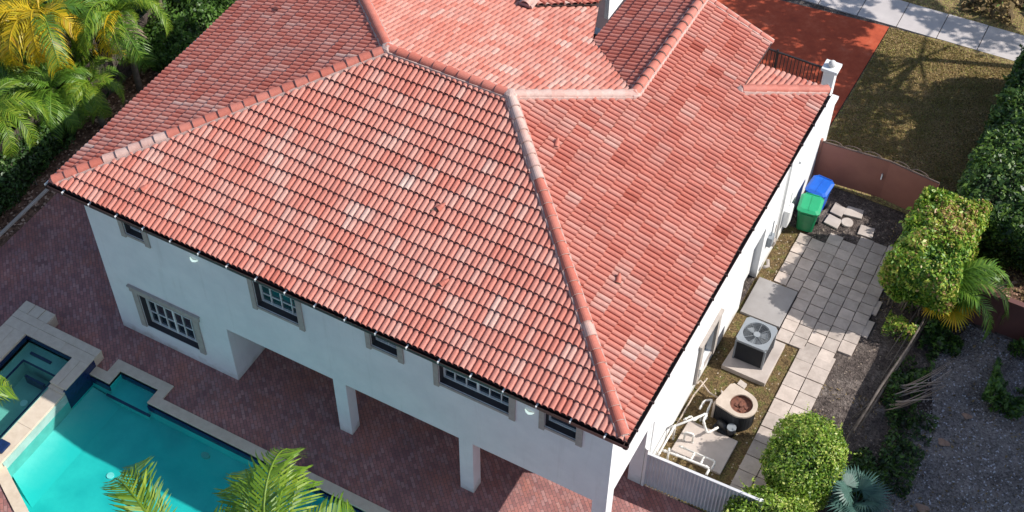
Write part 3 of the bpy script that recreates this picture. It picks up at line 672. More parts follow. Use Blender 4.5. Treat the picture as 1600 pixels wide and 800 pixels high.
# roof vents: small raised half round hood with an open mouth
def vent(x, y, zf, dirx, diry):
    dv = Vector((dirx, diry, -p)).normalized(); s = dv.cross(Vector((0, 0, 1))).normalized(); u = s.cross(dv); c = Vector((x, y, zf+.10))
    m = MB(); V = []; K = 9
    for f, rr in ((-.13, .03), (.0, .07), (.13, .085)):
        for k in range(K): q = math.pi*k/(K-1); V.append(c+dv*f+s*math.cos(q)*rr+u*math.sin(q)*rr)
    F = [(r*K+k, r*K+k+1, (r+1)*K+k+1, (r+1)*K+k) for r in range(2) for k in range(K-1)]
    m.add(V, F, .32); o = m.build('roof_vent', T['tile'], house); P(o)
    m = MB(); V = [c+dv*.132+s*math.cos(math.pi*k/(K-1))*.084+u*math.sin(math.pi*k/(K-1))*.084 for k in range(K)]; m.add(V, [tuple(range(K))]); m.build('vent_mouth', T['black'], o)
    m = MB(); q0 = c+dv*.14; m.tube([q0, q0+dv*.16+s*.10+Vector((0, 0, .02))], [.05, .02], 5); m.build('vent_lip', T['tan'], o)
for x, y in ((2.74, .89), (10.63, 3.45), (11.72, 1.71)): vent(x, y, H+p*y+.0, -.5, -.9)
for x, y in ((12.47, 6.41), (15.6, 3.84)): vent(x, y, H+p*(W-x)+.02, .2, -.7)
vent(1.88, 8.53, H+p*1.88+.02, -.6, .2)

# ------------------------------------------------------------------ fences and gates
f1 = empty('white_fence', (17.2, 3.1, 0), 0, 'pale grey corrugated metal fence panel joining the house corner', 'fence')
def loc(o, root): return at0(o, root)
m = MB(); V = []; n = 64; x0 = 17.3; X1 = 20.6
for i in range(n+1):
    x = x0+(X1-x0)*i/n; off = .022 if i % 2 else -.022
    for z in (.03, 1.62): V.append((x, 3.1+off+(x-17.3)*.03, z))
m.add(V, [(2*i, 2*i+2, 2*i+3, 2*i+1) for i in range(n)]); loc(m.build('corrugated_panel', T['fence'], f1), f1)
m = MB(); m.box(17.22, 17.30, 3.04, 3.16, 0, 1.9); loc(m.build('post', T['white'], f1), f1)
m = MB(); m.box(20.6, 20.7, 3.12, 3.24, 0, 1.7); loc(m.build('post', T['white'], f1), f1)
m = MB(); m.add([(17.3, 3.06, 1.62), (X1, 3.16, 1.62), (X1, 3.24, 1.62), (17.3, 3.14, 1.62), (17.3, 3.06, 1.66), (X1, 3.16, 1.66), (X1, 3.24, 1.66), (17.3, 3.14, 1.66)], [(4, 5, 6, 7), (0, 1, 5, 4), (2, 3, 7, 6), (1, 2, 6, 5), (3, 0, 4, 7)]); loc(m.build('top_rail', T['fence'], f1), f1)

gt = empty('brown_gate', (19.2, 17.1, 0), 0, 'solid brown double gate topped with iron scrollwork closing the side yard', 'gate')
def leaf(a, b, h=1.78):
    a, b = Vector((*a, 0)), Vector((*b, 0)); dv = (b-a).normalized(); nn = Vector((-dv.y, dv.x, 0)); L = (b-a).length
    m = MB(); pts = [a-nn*.025, b-nn*.025, b+nn*.025, a+nn*.025]; m.prism([(q.x, q.y) for q in pts], .08, h); o = m.build('gate_leaf', T['gate'], gt); loc(o, gt)
    m = MB(); m.tube([a+Vector((0, 0, h+.03)), b+Vector((0, 0, h+.03))], .03, 6); m.build('rail', T['scroll'], o)
    m = MB(); k = 0.1; i = 0
    while k < L-.55:
        c = a+dv*(k+.28)+Vector((0, 0, h+.04)); pts = []
        for q in range(17):
            th = math.pi*q/16; pts.append(c+dv*(-math.cos(th)*.30)+Vector((0, 0, math.sin(th)*.15)))
        for q in range(10):
            th = q*.6; rr = .09*(1-q/11); pts.append(c+dv*(.30-.09+rr*math.cos(th))+Vector((0, 0, rr*math.sin(-th)+.02)))
        m.tube(pts, .013, 5); k += .66; i += 1
    m.build('scrollwork', T['scroll'], o)
leaf((17.26, 17.02), (19.57, 17.22)); leaf((19.575, 17.22), (21.3, 17.02))
m = MB(); m.box(17.2, 17.27, 16.95, 17.07, 0, 1.9); loc(m.build('post', T['gate'], gt), gt)
m = MB(); m.box(19.42, 19.46, 17.12, 17.17, .95, 1.2); loc(m.build('handle', T['white'], gt), gt)
bw = empty('brown_wall', (24, 13.55, 0), 0, 'low brown panel fence behind the gravel yard', 'fence')
T['wallb'] = M_plain('dark_brown_panel', (.15, .06, .05), (.11, .045, .04), 1.4, .6, .1)
m = MB(); m.box(22.9, 36, 13.52, 13.60, -.05, 1.5); loc(m.build('panel', T['wallb'], bw), bw)
m = MB()
for i in range(8): x = 24.55+i*1.6; m.box(x, x+.09, 13.45, 13.518, -.05, 1.5)
m.box(22.9, 36, 13.46, 13.64, 1.5, 1.54); loc(m.build('frame', T['wallb'], bw), bw)

wf_ = empty('wooden_fence', (-6.7, 8, 0), 0, 'dark weathered board fence behind the palms left of the house', 'fence')
m = MB(); y = -6
while y < 20:
    hh = 1.85+rng.uniform(-.04, .04); m.box(-6.72, -6.69, y, y+.17, -.05, hh); y += .185
loc(m.build('boards', T['wood'], wf_), wf_)
m = MB(); m.box(-6.69, -6.64, -6, 20, .4, .5); m.box(-6.69, -6.64, -6, 20, 1.4, 1.5); loc(m.build('rails', T['wood'], wf_), wf_)
m = MB(); m.box(-5.55, -5.46, .2, 5.0, -.05, .06); tag(m.build('edging_strip', T['concrete'], bevel=.01), 'thin pale edging strip beside the planting bed on the left', 'edging')

# timber edging along the right boundary, old fence rails and leaning sticks
m = MB(); m.tube([(22.0, 7.6, .25), (22.2, 9.4, .45), (22.45, 11.0, .6), (22.6, 12.6, .9)], [.035, .045, .04, .03], 7); m.tube([(22.12, 7.9, .12), (22.35, 10.0, .3), (22.7, 12.9, .5)], .03, 6)
m.tube([(21.9, 7.4, .05), (22.1, 8.8, .12), (22.3, 10.4, .2)], .03, 6)
m.tube([(21.8, 8.2, .03), (22.35, 9.6, .08)], .02, 5); m.tube([(22.1, 9.9, .05), (22.4, 12.2, .75)], .02, 5); m.tube([(21.95, 10.8, .03), (22.3, 12.6, .9)], .018, 5)
tag(m.build('timber_edging', T['timber'], smooth=True), 'weathered fallen timber rails along the dirt border', 'timber')

# ------------------------------------------------------------------ condensers and pads
m = MB(); m.box(17.3, 18.62, 10.32, 11.95, -.04, .07); tag(m.build('door_stoop', T['stoop'], bevel=.01), 'grey concrete step in front of the side door', 'step')
m = MB(); m.prism([(17.62, 8.02), (19.05, 8.0), (19.05, 9.72), (17.72, 9.72)], -.04, .15); tag(m.build('concrete_pad', T['concrete'], bevel=.015), 'raised pale concrete pad under the grey condenser', 'concrete pad')
m = MB(); m.prism([(17.5, 4.45), (19.1, 4.45), (19.12, 5.75), (17.55, 5.75)], -.04, .06); tag(m.build('equipment_pad', T['concrete'], bevel=.015), 'low stained concrete pad under the pool pipes', 'concrete pad')
ac = empty('condenser_unit', (18.28, 8.92, .15), 0, 'square grey air conditioning condenser with round fan grille', 'air conditioner')
ac.scale = (1.06, 1.06, 1.1)
h = .47
m = MB(); m.box(-h+.03, h-.03, -h+.03, h-.03, 0, .67); m.build('coil_body', T['acdark'], ac, bevel=.03)
m = MB()
for z in [i*.045+.04 for i in range(17)]:
    m.box(-h+.06, h-.06, -h+.012, -h+.03, z, z+.018); m.box(h-.03, h-.012, -h+.06, h-.06, z, z+.018)
m.build('louvres', T['acdark'], ac)
for sx in (-1, 1):
    for sy in (-1, 1): m = MB(); m.box(min(sx*h, sx*(h-.06)), max(sx*h, sx*(h-.06)), min(sy*h, sy*(h-.06)), max(sy*h, sy*(h-.06)), 0, .80); m.build('corner_post', T['acgrey'], ac, bevel=.015)
def top_with_hole(hx, hy, cx, cy, r, z0, z1, round_right=False, n=32):
    m = MB(); V = []
    for k in range(n):
        a = 2*math.pi*(k+.5)/n; c, s = math.cos(a), math.sin(a)
        if round_right and c > 0: R_ = hy; x, y = cx+R_*c, cy+R_*s
        else:
            tt = min((hx+ (cx if c < 0 else -cx))/abs(c) if abs(c) > 1e-6 else 9, hy/abs(s) if abs(s) > 1e-6 else 9); x, y = cx+tt*c, cy+tt*s
        V += [(x, y, z0), (x, y, z1), (cx+r*c, cy+r*s, z1), (cx+r*.99*c, cy+r*.99*s, z0+.02)]
    for k in range(n):
        a, b = 4*k, 4*((k+1) % n); m.add([V[a], V[b], V[b+1], V[a+1], V[a+2], V[b+2], V[a+3], V[b+3]], [(0, 1, 2, 3), (3, 2, 5, 4), (4, 5, 7, 6)])
    return m
top_with_hole(h+.01, h+.01, 0, 0, .40, .80, .88).build('top_cover', T['acgrey'], ac)
m = MB(); K_ = 32; m.add([(.402*math.cos(k*2*math.pi/K_), .402*math.sin(k*2*math.pi/K_), z) for z in (.66, .825) for k in range(K_)], [(k, (k+1) % K_, (k+1) % K_+K_, k+K_) for k in range(K_)]); m.build('well_wall', T['acdark'], ac)
m = MB(); m.prism([(.385*math.cos(k*math.pi/12), .385*math.sin(k*math.pi/12)) for k in range(24)], .68, .70); m.build('fan_well', T['acdark'], ac)
m = MB()
for r in [.09+.028*i for i in range(11)]:
    m.tube([(r*math.cos(k*math.pi/16), r*math.sin(k*math.pi/16), .875-.06*(1-(r/.4)**2)) for k in range(33)], .0045, 4, False)
for k in range(8): a = k*math.pi/4; m.tube([(.08*math.cos(a), .08*math.sin(a), .83), (.4*math.cos(a), .4*math.sin(a), .878)], .006, 4)
m.build('fan_grille', T['acgrey'], ac)
m = MB(); m.prism([(.10*math.cos(k*math.pi/10), .10*math.sin(k*math.pi/10)) for k in range(20)], .80, .85); m.build('grille_hub', T['acgrey'], ac, bevel=.01)
m = MB()
for k in range(3):
    a = k*2.09+.4; m.add([(.05*math.cos(a), .05*math.sin(a), .75), (.34*math.cos(a-.3), .34*math.sin(a-.3), .74), (.36*math.cos(a+.35), .36*math.sin(a+.35), .80), (.05*math.cos(a+.9), .05*math.sin(a+.9), .78)], [(0, 1, 2, 3)])
m.build('fan_blade', T['acgrey'], ac)

oc = empty('old_condenser', (18.72, 6.50, .04), R(-12), 'old rounded beige topped condenser with open rusty fan well', 'air conditioner')
hx, hy = .60, .46
m = MB(); pts = [(-.50, -hy+.03), (.1, -hy+.03)]+[(.1+(hy-.03)*math.cos(a), (hy-.03)*math.sin(a)) for a in [R(x) for x in range(-75, 80, 15)]]+[(.1, hy-.03), (-.50, hy-.03)]
m.prism(pts, 0, .555); m.build('body', T['acdark'], oc)
m = MB(); n_ = len(pts); m.add([(x_, y_, .556) for x_, y_ in pts]+[(x_, y_, .638) for x_, y_ in pts], [(i, (i+1) % n_, (i+1) % n_+n_, i+n_) for i in range(n_)]); m.build('upper_band', T['acdark'], oc)
m = MB()
for i in range(-4, 13):
    a = R(i*15-60) if False else None
for k in range(26):
    a = R(-80+k*6.4); cx = .1; m.tube([(cx+hy*.965*math.cos(a), hy*.965*math.sin(a), .03), (cx+hy*.965*math.cos(a), hy*.965*math.sin(a), .62)], .006, 4)
for k in range(10): x = -.48+k*.06; m.tube([(x, -hy+.015, .03), (x, -hy+.015, .62)], .006, 4)
m.build('guard_wires', T['black'], oc)
top_with_hole(.56, hy+.02, .1, 0, .34, .64, .70, True).build('top_cover', T['acbeige'], oc)
m = MB(); m.add([(.1+.342*math.cos(k*2*math.pi/K_), .342*math.sin(k*2*math.pi/K_), z) for z in (.5, .67) for k in range(K_)], [(k, (k+1) % K_, (k+1) % K_+K_, k+K_) for k in range(K_)]); m.build('well_wall', T['rust'], oc)
m = MB(); m.box(-.58, -.50, -hy, hy, 0, .64); m.build('service_panel', T['acbeige'], oc, bevel=.01)
m = MB(); m.prism([(.1+.335*math.cos(k*math.pi/12), .335*math.sin(k*math.pi/12)) for k in range(24)], .56, .585); m.build('fan_well', T['rust'], oc)
m = MB(); m.tube([(.1, 0, .56), (.1, 0, .65)], .06, 8); 
for k in range(4): a = k*1.57+.5; m.box(.1+.05*math.cos(a), .1+.05*math.cos(a)+.16*math.cos(a)+.02, min(0, .2*math.sin(a)), max(.02, .2*math.sin(a)), .60, .615)
m.build('fan_motor', T['rust'], oc)
oc.scale = (1, 1, 1.15)
# small boxes and pump
m = MB(); m.prism([(17.95, 7.20), (18.02, 7.08), (18.45, 6.88), (18.5, 7.0)], .0, .10); tag(m.build('concrete_offcut', T['concrete'], bevel=.01), 'long narrow concrete offcut behind the old condenser', 'concrete block')
m = MB(); m.prism([(18.30, 7.62), (18.55, 7.55), (18.58, 7.75), (18.33, 7.82)], 0, .12); tag(m.build('concrete_offcut', T['concrete'], bevel=.01), 'small square concrete offcut at the corner of the raised pad', 'concrete block')
pm = empty('pool_pump', (18.62, 5.95, 0), R(-15), 'small dark pool pump beside the old condenser', 'pump')
m = MB(); m.tube([(-.28, 0, .18), (.12, 0, .18)], [.12, .12], 14); m.build('motor', T['black'], pm, True)
m = MB(); m.tube([(.2, 0, .02), (.2, 0, .34)], .13, 14); m.build('strainer_housing', T['black'], pm, True)
m = MB(); m.tube([(.2, 0, .34), (.2, 0, .37)], .14, 14); m.build('strainer_lid', T['acgrey'], pm)
m = MB(); m.box(-.35, .30, -.16, .16, -.02, .04); m.build('pump_base', T['acdark'], pm)
m = MB(); m.box(-.3, .25, .20, .26, .0, .42); m.build('control_box', T['pvc'], pm, bevel=.01)
def pipe(pts, r, name, lab, mat='pvc', cat='pipe', group='pool plumbing pipes by the side wall'):
    r *= .8; m = MB(); P_ = [Vector(q) for q in pts]; out = [P_[0]]
    for i in range(1, len(P_)-1):
        a, b, c = P_[i-1], P_[i], P_[i+1]; k = min(r*2, (a-b).length/2, (c-b).length/2)
        q0 = b+(a-b).normalized()*k; q1 = b+(c-b).normalized()*k; out += [q0, (q0+q1)/2*.5+b*.5, q1]
    out.append(P_[-1]); m.tube(out, r, 8)
    for i in range(1, len(P_)-1):
        pass
    o = tag(m.build(name, T[mat], smooth=True), lab, cat, group)
    # couplings
    for i in range(len(P_)-1):
        a, b = P_[i], P_[i+1]; L = (b-a).length
        if L > r*8:
            dv = (b-a).normalized()
            for f in (r*2.2, L-r*3.4): c = MB(); c.tube([a+dv*f, a+dv*(f+r*1.3)], r*1.28, 8); c.build('coupling', T[mat], o)
    return o
pipe([(17.3, 4.75, .75), (18.05, 5.75, .75), (18.05, 5.45, .75), (18.25, 5.4, .3), (18.45, 5.75, .3)], .045, 'water_pipe', 'long diagonal white pipe rising from the wall to the pump')
pipe([(17.75, 5.95, .5), (17.75, 6.3, .5), (17.95, 6.45, .5), (17.98, 6.0, .5), (17.98, 6.0, .05)], .04, 'water_pipe', 'white pipe bent in a hook beside the old condenser')
pipe([(17.45, 5.5, .3), (17.6, 5.75, .3), (17.72, 5.6, .3), (17.85, 5.9, .3), (17.85, 5.9, .0)], .035, 'water_pipe', 'zigzag white pipe near the muddy wall base')
pipe([(17.32, 4.2, .35), (17.9, 4.25, .35), (18.8, 4.3, .35), (18.8, 4.05, .35)], .05, 'water_pipe', 'long low white pipe closest to the corrugated fence')
pipe([(17.7, 4.6, .30), (18.85, 4.62, .30), (18.85, 4.3, .30)], .04, 'water_pipe', 'white manifold pipe crossing the stained pad')
pipe([(18.2, 4.62, .30), (18.2, 4.3, .30)], .04, 'water_pipe', 'short white connector between the two pad pipes, nearest the wall')
pipe([(18.5, 4.62, .30), (18.5, 4.3, .30)], .04, 'water_pipe', 'short white connector between the two pad pipes, nearest the slabs')
pipe([(17.4, 3.7, .8), (17.4, 4.5, .8), (17.4, 4.9, .8), (17.4, 4.9, 0)], .04, 'water_pipe', 'white pipe running along the foot of the sunny wall')
pipe([(17.6, 4.0, .9), (17.6, 4.0, 0)], .04, 'water_pipe', 'short upright white pipe at the fence corner')
pipe([(17.7, 5.0, .0), (17.7, 5.0, .5), (17.95, 5.05, .5), (17.95, 5.05, 0)], .04, 'water_pipe', 'white inverted loop pipe on the stained pad')
pipe([(17.30, 6.8, .45), (17.30, 7.1, .25), (17.7, 6.9, .12), (18.15, 6.75, .25)], .03, 'refrigerant_line', 'tan insulated line running from the wall to the old condenser', 'acbeige', 'pipe')
pipe([(17.30, 4.9, .12), (17.32, 6.6, .14), (17.5, 7.1, .5)], .03, 'refrigerant_line', 'yellowish line lying along the wall base', 'acbeige', 'pipe')
# boxes on the side wall
for (y, z, wy, hz, dx, nm, lab, mt) in ((6.95, .95, .28, .4, .12, 'disconnect_box', 'small white electrical box low on the wall by the old condenser', 'pvc'),
                                        (12.45, 1.35, .30, .42, .14, 'meter_box', 'grey weathered electric meter box beside the side door', 'acgrey'),
                                        (12.95, .75, .2, .25, .12, 'outlet_box', 'small grey outlet box under the meter on the side wall', 'ledge'),
                                        (14.05, 1.0, .45, .75, .18, 'panel_box', 'white electrical panel on the wall behind the green bin', 'white')):
    bx = empty(nm, (WR+.002, y, z), 0, lab, 'electrical box')
    m = MB(); m.box(0, dx, -wy/2, wy/2, -hz/2, hz/2); m.build('casing', T[mt], bx, bevel=.012)
    m = MB(); m.box(dx+.001, dx+.018, -wy/2+.03, wy/2-.03, -hz/2+.03, hz/2-.03); m.build('cover', T[mt], bx, bevel=.006)
    m = MB(); m.tube([(dx*.5, 0, hz/2), (dx*.5, 0, hz/2+.7)], .018, 6); m.build('conduit', T[mt], bx)
m = MB(); m.tube([(WR+.12, 12.15, .35), (WR+.22, 12.3, .3), (WR+.12, 12.5, .35)], .06, 8); tag(m.build('hose_tap', T['ledge'], smooth=True), 'stained grey tap fitting at the wall foot by the door', 'tap')

# ------------------------------------------------------------------ bins
def bin_(name, loc_, rz, mb, ml, lab, label_mark=False):
    r = empty(name, loc_, rz, lab, 'wheelie bin')
    m = MB(); a, b = .23, .30     # half sizes bottom / top
    ring_ = lambda hx, hy, z, c=.05: [(-hx+c, -hy, z), (hx-c, -hy, z), (hx, -hy+c, z), (hx, hy-c, z), (hx-c, hy, z), (-hx+c, hy, z), (-hx, hy-c, z), (-hx, -hy+c, z)]
    V = ring_(.22, .24, .04)+ring_(.25, .285, .55)+ring_(.28, .33, .92)+ring_(.30, .35, .93)+ring_(.30, .35, .97)
    m.add(V, [tuple(range(7, -1, -1))]+[(r_*8+k, r_*8+(k+1) % 8, (r_+1)*8+(k+1) % 8, (r_+1)*8+k) for r_ in range(4) for k in range(8)]); m.build('body', mb, r, bevel=.008)
    m = MB(); V = ring_(.315, .37, .975, .07)+ring_(.315, .37, 1.01, .07)+ring_(.24, .29, 1.06, .07)
    m.add(V, [tuple(range(7, -1, -1)), tuple(range(16, 24))]+[(r_*8+k, r_*8+(k+1) % 8, (r_+1)*8+(k+1) % 8, (r_+1)*8+k) for r_ in range(2) for k in range(8)]); m.build('lid', ml, r, bevel=.012)
    m = MB(); m.tube([(-.2, .40, 1.0), (.2, .40, 1.0)], .018, 8); m.tube([(-.2, .34, .98), (-.2, .40, 1.0)], .018, 6); m.tube([(.2, .34, .98), (.2, .40, 1.0)], .018, 6); m.build('handle', ml, r)
    for s in (-1, 1):
        m = MB(); m.tube([(s*.25, .24, .11), (s*.31, .24, .11)], .11, 16); m.build('wheel', T['black'], r)
    r.scale = (1.22, 1.15, 1.08)
    m = MB(); m.box(-.012, .012, -.30, .30, 1.055, 1.072); m.box(-.2, .2, -.385, -.365, .985, 1.01); m.build('lid_rib', ml, r)
    m = MB(); m.box(-.16, .16, -.345, -.318, .84, .86); m.build('grab_bar', mb, r)
    if label_mark:
        m = MB(); m.add([(.09*math.cos(k*math.pi/10), -.302, .76+.05*math.sin(k*math.pi/10)) for k in range(20)]+[(.09*math.cos(k*math.pi/10), -.28, .76+.05*math.sin(k*math.pi/10)) for k in range(20)], [tuple(range(20))]+[(k, (k+1) % 20, (k+1) % 20+20, k+20) for k in range(20)]); m.build('oval_sticker', T['label'], r)
    return r
bin_('wheelie_bin', (17.80, 14.80, 0), R(8), T['green'], T['greenlid'], 'green wheeled rubbish bin with white oval sticker against the wall', True)
bin_('wheelie_bin', (17.78, 15.72, 0), R(-4), T['blue'], T['blue'], 'blue wheeled recycling bin behind the green one')

# ------------------------------------------------------------------ foliage
def leaves_mesh(name, pts, nrm, size, tones, mat, parent=None, seed=0, aspect=.5, tilt=.8):
    """one folded leaf quad pair per point, real geometry scattered through a volume"""
    rg_ = np.random.RandomState(seed); n = len(pts); pts = np.asarray(pts, float); nrm = np.asarray(nrm, float)
    a = rg_.normal(size=(n, 3)); nn = nrm+a*tilt; nn /= np.linalg.norm(nn, axis=1)[:, None]
    b = rg_.normal(size=(n, 3)); t = np.cross(nn, b); t /= np.linalg.norm(t, axis=1)[:, None]+1e-9; s = np.cross(nn, t)
    L = size*np.clip(rg_.lognormal(0, .32, n), .45, 2.1)[:, None]; Wd = L*aspect
    v0 = pts-t*L/2; v1 = pts+s*Wd/2+nn*Wd*.15; v2 = pts+t*L/2; v3 = pts-s*Wd/2+nn*Wd*.15
    V = np.stack([v0, v1, v2, v3], 1).reshape(-1, 3)
    me = bpy.data.meshes.new(name); me.vertices.add(4*n); me.vertices.foreach_set('co', V.astype(np.float32).ravel())
    me.loops.add(4*n); me.loops.foreach_set('vertex_index', np.arange(4*n, dtype=np.int32))
    me.polygons.add(n); me.polygons.foreach_set('loop_start', np.arange(0, 4*n, 4, dtype=np.int32))
    try: me.polygons.foreach_set('loop_total', np.full(n, 4, dtype=np.int32))
    except Exception: pass
    at_ = me.attributes.new('tone', 'FLOAT', 'FACE'); at_.data.foreach_set('value', np.clip(tones, .01, 1).astype(np.float32))
    me.materials.append(mat); me.update(calc_edges=True); me.validate()
    return link(bpy.data.objects.new(name, me), parent)
def lump(pts, seed, sc=1.2):
    rg_ = np.random.RandomState(seed); v = np.zeros(len(pts))
    for k in range(7):
        kv = rg_.normal(size=3)*sc*(1+k*.5); v += np.sin(pts@kv+rg_.rand()*6.28)/(1+k*.35)
    return v/2.6
def hedge(name, lab, cat, x0, x1, y0, y1, z0, z1, n, size, mat, seed, rnd=.35, tone0=.45, tamp=.28, bumpy=.12, warm=None, stems=True, rot=0, group=None):
    rg_ = np.random.RandomState(seed); root = empty(name, ((x0+x1)/2, (y0+y1)/2, 0), rot, lab, cat, group)
    hx, hy, hz = (x1-x0)/2, (y1-y0)/2, (z1-z0)/2; cz = (z0+z1)/2
    k = rg_.normal(size=(n*2, 3)); k /= np.linalg.norm(k, axis=1)[:, None]
    e_ = 2/max(rnd*2, .2); q = (np.abs(k)**e_).sum(1)**(-1/e_); k = k*q[:, None]
    # area-uniform-ish: stretch
    pts = k*np.array([hx, hy, hz]); nr = k/np.array([hx, hy, hz]); nr /= np.linalg.norm(nr, axis=1)[:, None]
    wgt = np.sqrt((nr*np.array([hy*hz, hx*hz, hx*hy]))**2).sum(1); sel = rg_.rand(len(pts)) < wgt/wgt.max()*1.2
    pts, nr = pts[sel], nr[sel]; lm = lump(pts, seed+1, 2.0); l2 = lump(pts, seed+5, 5.0)
    depth = rg_.rand(len(pts))**2*.32
    pts = pts+nr*(lm*bumpy+l2*bumpy*.4)[:, None]-nr*depth[:, None]+rg_.normal(size=pts.shape)*.03
    pts[:, 2] += cz
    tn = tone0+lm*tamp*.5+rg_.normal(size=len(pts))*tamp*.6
    if warm is not None:
        c, r = warm; dd_ = np.linalg.norm(pts[:, :2]-np.array(c), axis=1); tn += np.clip(1-dd_/r, 0, 1)*.45
    ks = rg_.choice(len(pts), max(12, n//160), replace=False); sp_, sn_ = [], []
    for j in ks:
        if nr[j, 2] < -.1: continue
        dv = nr[j]+rg_.normal(size=3)*.35+np.array([0, 0, .35]); Ls = rg_.uniform(.08, .26)
        for q in range(8): sp_.append(pts[j]+dv*Ls*(.2+q/8)+rg_.normal(size=3)*.018); sn_.append(nr[j])
    pts = np.vstack([pts, sp_]); nr = np.vstack([nr, sn_]); lm = np.concatenate([lm, np.zeros(len(sp_))]); tn = np.concatenate([tn, tone0+.25+rg_.normal(size=len(sp_))*.12])
    keep = rg_.rand(len(pts)) > np.clip(-lm-.35, 0, .8)
    leaves_mesh('foliage', pts[keep], nr[keep], size, tn[keep], LF[mat], root, seed, .5, .7)
    # branches inside carry the crown
    m = MB(); rr = random.Random(seed)
    for i in range(max(4, int((x1-x0)*(y1-y0)*3))):
        a = Vector((rr.uniform(-.7, .7)*hx, rr.uniform(-.7, .7)*hy, -.03)); b = Vector((a.x+rr.uniform(-.3, .3), a.y+rr.uniform(-.3, .3), z0+(z1-z0)*.8)); mid = (a+b)/2+Vector((rr.uniform(-.15, .15), rr.uniform(-.15, .15), 0))
        m.tube([a, mid, b], [.035, .028, .012], 5)
    m.build('stem', T['bark'], root)
    if not stems: pass
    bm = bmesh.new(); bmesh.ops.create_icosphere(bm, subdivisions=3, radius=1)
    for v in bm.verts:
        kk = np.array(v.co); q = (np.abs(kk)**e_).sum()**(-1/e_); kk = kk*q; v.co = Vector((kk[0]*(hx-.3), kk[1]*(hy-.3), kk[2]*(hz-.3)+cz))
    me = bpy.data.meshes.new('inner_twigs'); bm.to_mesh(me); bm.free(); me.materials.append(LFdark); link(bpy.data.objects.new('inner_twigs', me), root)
    return root
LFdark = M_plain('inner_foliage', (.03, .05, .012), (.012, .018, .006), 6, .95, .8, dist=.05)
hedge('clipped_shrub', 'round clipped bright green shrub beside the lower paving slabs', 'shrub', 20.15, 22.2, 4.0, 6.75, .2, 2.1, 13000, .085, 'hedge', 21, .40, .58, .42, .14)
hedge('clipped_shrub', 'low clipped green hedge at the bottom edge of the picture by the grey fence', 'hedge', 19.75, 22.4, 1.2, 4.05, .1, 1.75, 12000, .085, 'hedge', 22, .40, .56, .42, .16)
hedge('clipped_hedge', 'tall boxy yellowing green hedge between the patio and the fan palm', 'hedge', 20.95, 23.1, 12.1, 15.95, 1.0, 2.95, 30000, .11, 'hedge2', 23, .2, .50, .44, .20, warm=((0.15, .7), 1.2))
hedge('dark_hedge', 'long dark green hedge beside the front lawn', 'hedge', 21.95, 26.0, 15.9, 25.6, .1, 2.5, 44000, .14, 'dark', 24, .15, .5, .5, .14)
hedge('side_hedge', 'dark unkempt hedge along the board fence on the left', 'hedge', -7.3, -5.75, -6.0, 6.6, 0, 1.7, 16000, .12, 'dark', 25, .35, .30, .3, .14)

def scatter(name, lab, cat, region, n, size, mat, seed, zamp, tone0=.5, tamp=.3, kind=None, clump=1.0, up_=1.0):
    rg_ = np.random.RandomState(seed); x0, x1, y0, y1 = region
    pts = np.column_stack([rg_.uniform(x0, x1, n), rg_.uniform(y0, y1, n), np.zeros(n)])
    lm = lump(pts, seed, clump); keep = lm > -.25+rg_.rand(n)*.3; pts = pts[keep]; lm = lm[keep]
    pts[:, 2] = rg_.rand(len(pts))**.6*zamp*np.clip(.35+lm, .08, 1.2)
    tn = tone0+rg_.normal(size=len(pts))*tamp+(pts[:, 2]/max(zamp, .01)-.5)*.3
    nr = np.tile([0, 0, up_], (len(pts), 1)); o = leaves_mesh(name, pts, nr, size, tn, LF[mat], None, seed, .45, .8)
    return tag(o, lab, cat, kind=kind)
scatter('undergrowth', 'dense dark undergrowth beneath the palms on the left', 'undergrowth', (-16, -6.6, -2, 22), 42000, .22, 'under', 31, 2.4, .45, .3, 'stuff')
scatter('undergrowth', 'leafy weeds along the timber edging on the right', 'undergrowth', (22.3, 23.35, 4.8, 12.8), 7500, .13, 'under', 32, .7, .5, .3, 'stuff', 1.6)
scatter('undergrowth', 'green weeds under the fan palm beside the brown fence', 'undergrowth', (22.7, 23.9, 11.4, 13.3), 3500, .14, 'under', 33, .7, .6, .3, 'stuff', 2)
scatter('undergrowth', 'yellow green trailing growth hanging below the boxy hedge', 'undergrowth', (21.5, 22.5, 11.5, 13.2), 2200, .10, 'hedge2', 46, .8, .5, .3, 'stuff', 1.6)
scatter('leaf_litter', 'dry leaf litter scattered over the dirt border', 'leaf litter', (20.4, 22.4, 3.5, 16.5), 1600, .07, 'dry', 34, .02, .5, .3, 'stuff')
scatter('leaf_litter', 'dry leaf litter over the mulch behind the brown fence', 'leaf litter', (23, 28, 14, 17), 2200, .11, 'dry', 35, .03, .6, .3, 'stuff')
scatter('right_bush', 'small green bush at the right edge of the gravel yard', 'bush', (25.0, 26.2, 10.4, 13.2), 4000, .15, 'under', 36, .9, .7, .3, None, 1.5)
scatter('verge_scrub', 'dry brown scrub beyond the pavement', 'scrub', (12, 34, 28.3, 40), 26000, .28, 'dry', 37, .8, .35, .3, 'stuff', .8)
scatter('verge_plants', 'green plants on the verge beyond the pavement', 'plants', (20, 26, 29.2, 34), 3500, .25, 'under', 38, .9, .9, .3, 'stuff', 1.2)
scatter('leaf_litter', 'dry leaves and twigs scattered on the gravel yard', 'leaf litter', (23.2, 28, 2, 13.3), 1500, .085, 'dry', 44, .02, .35, .3, 'stuff', 1.2)
scatter('undergrowth', 'patch of low weeds spilling onto the gravel edge', 'undergrowth', (22.9, 24.1, 6.2, 9.2), 2200, .12, 'under', 45, .4, .35, .3, 'stuff', 1.8)
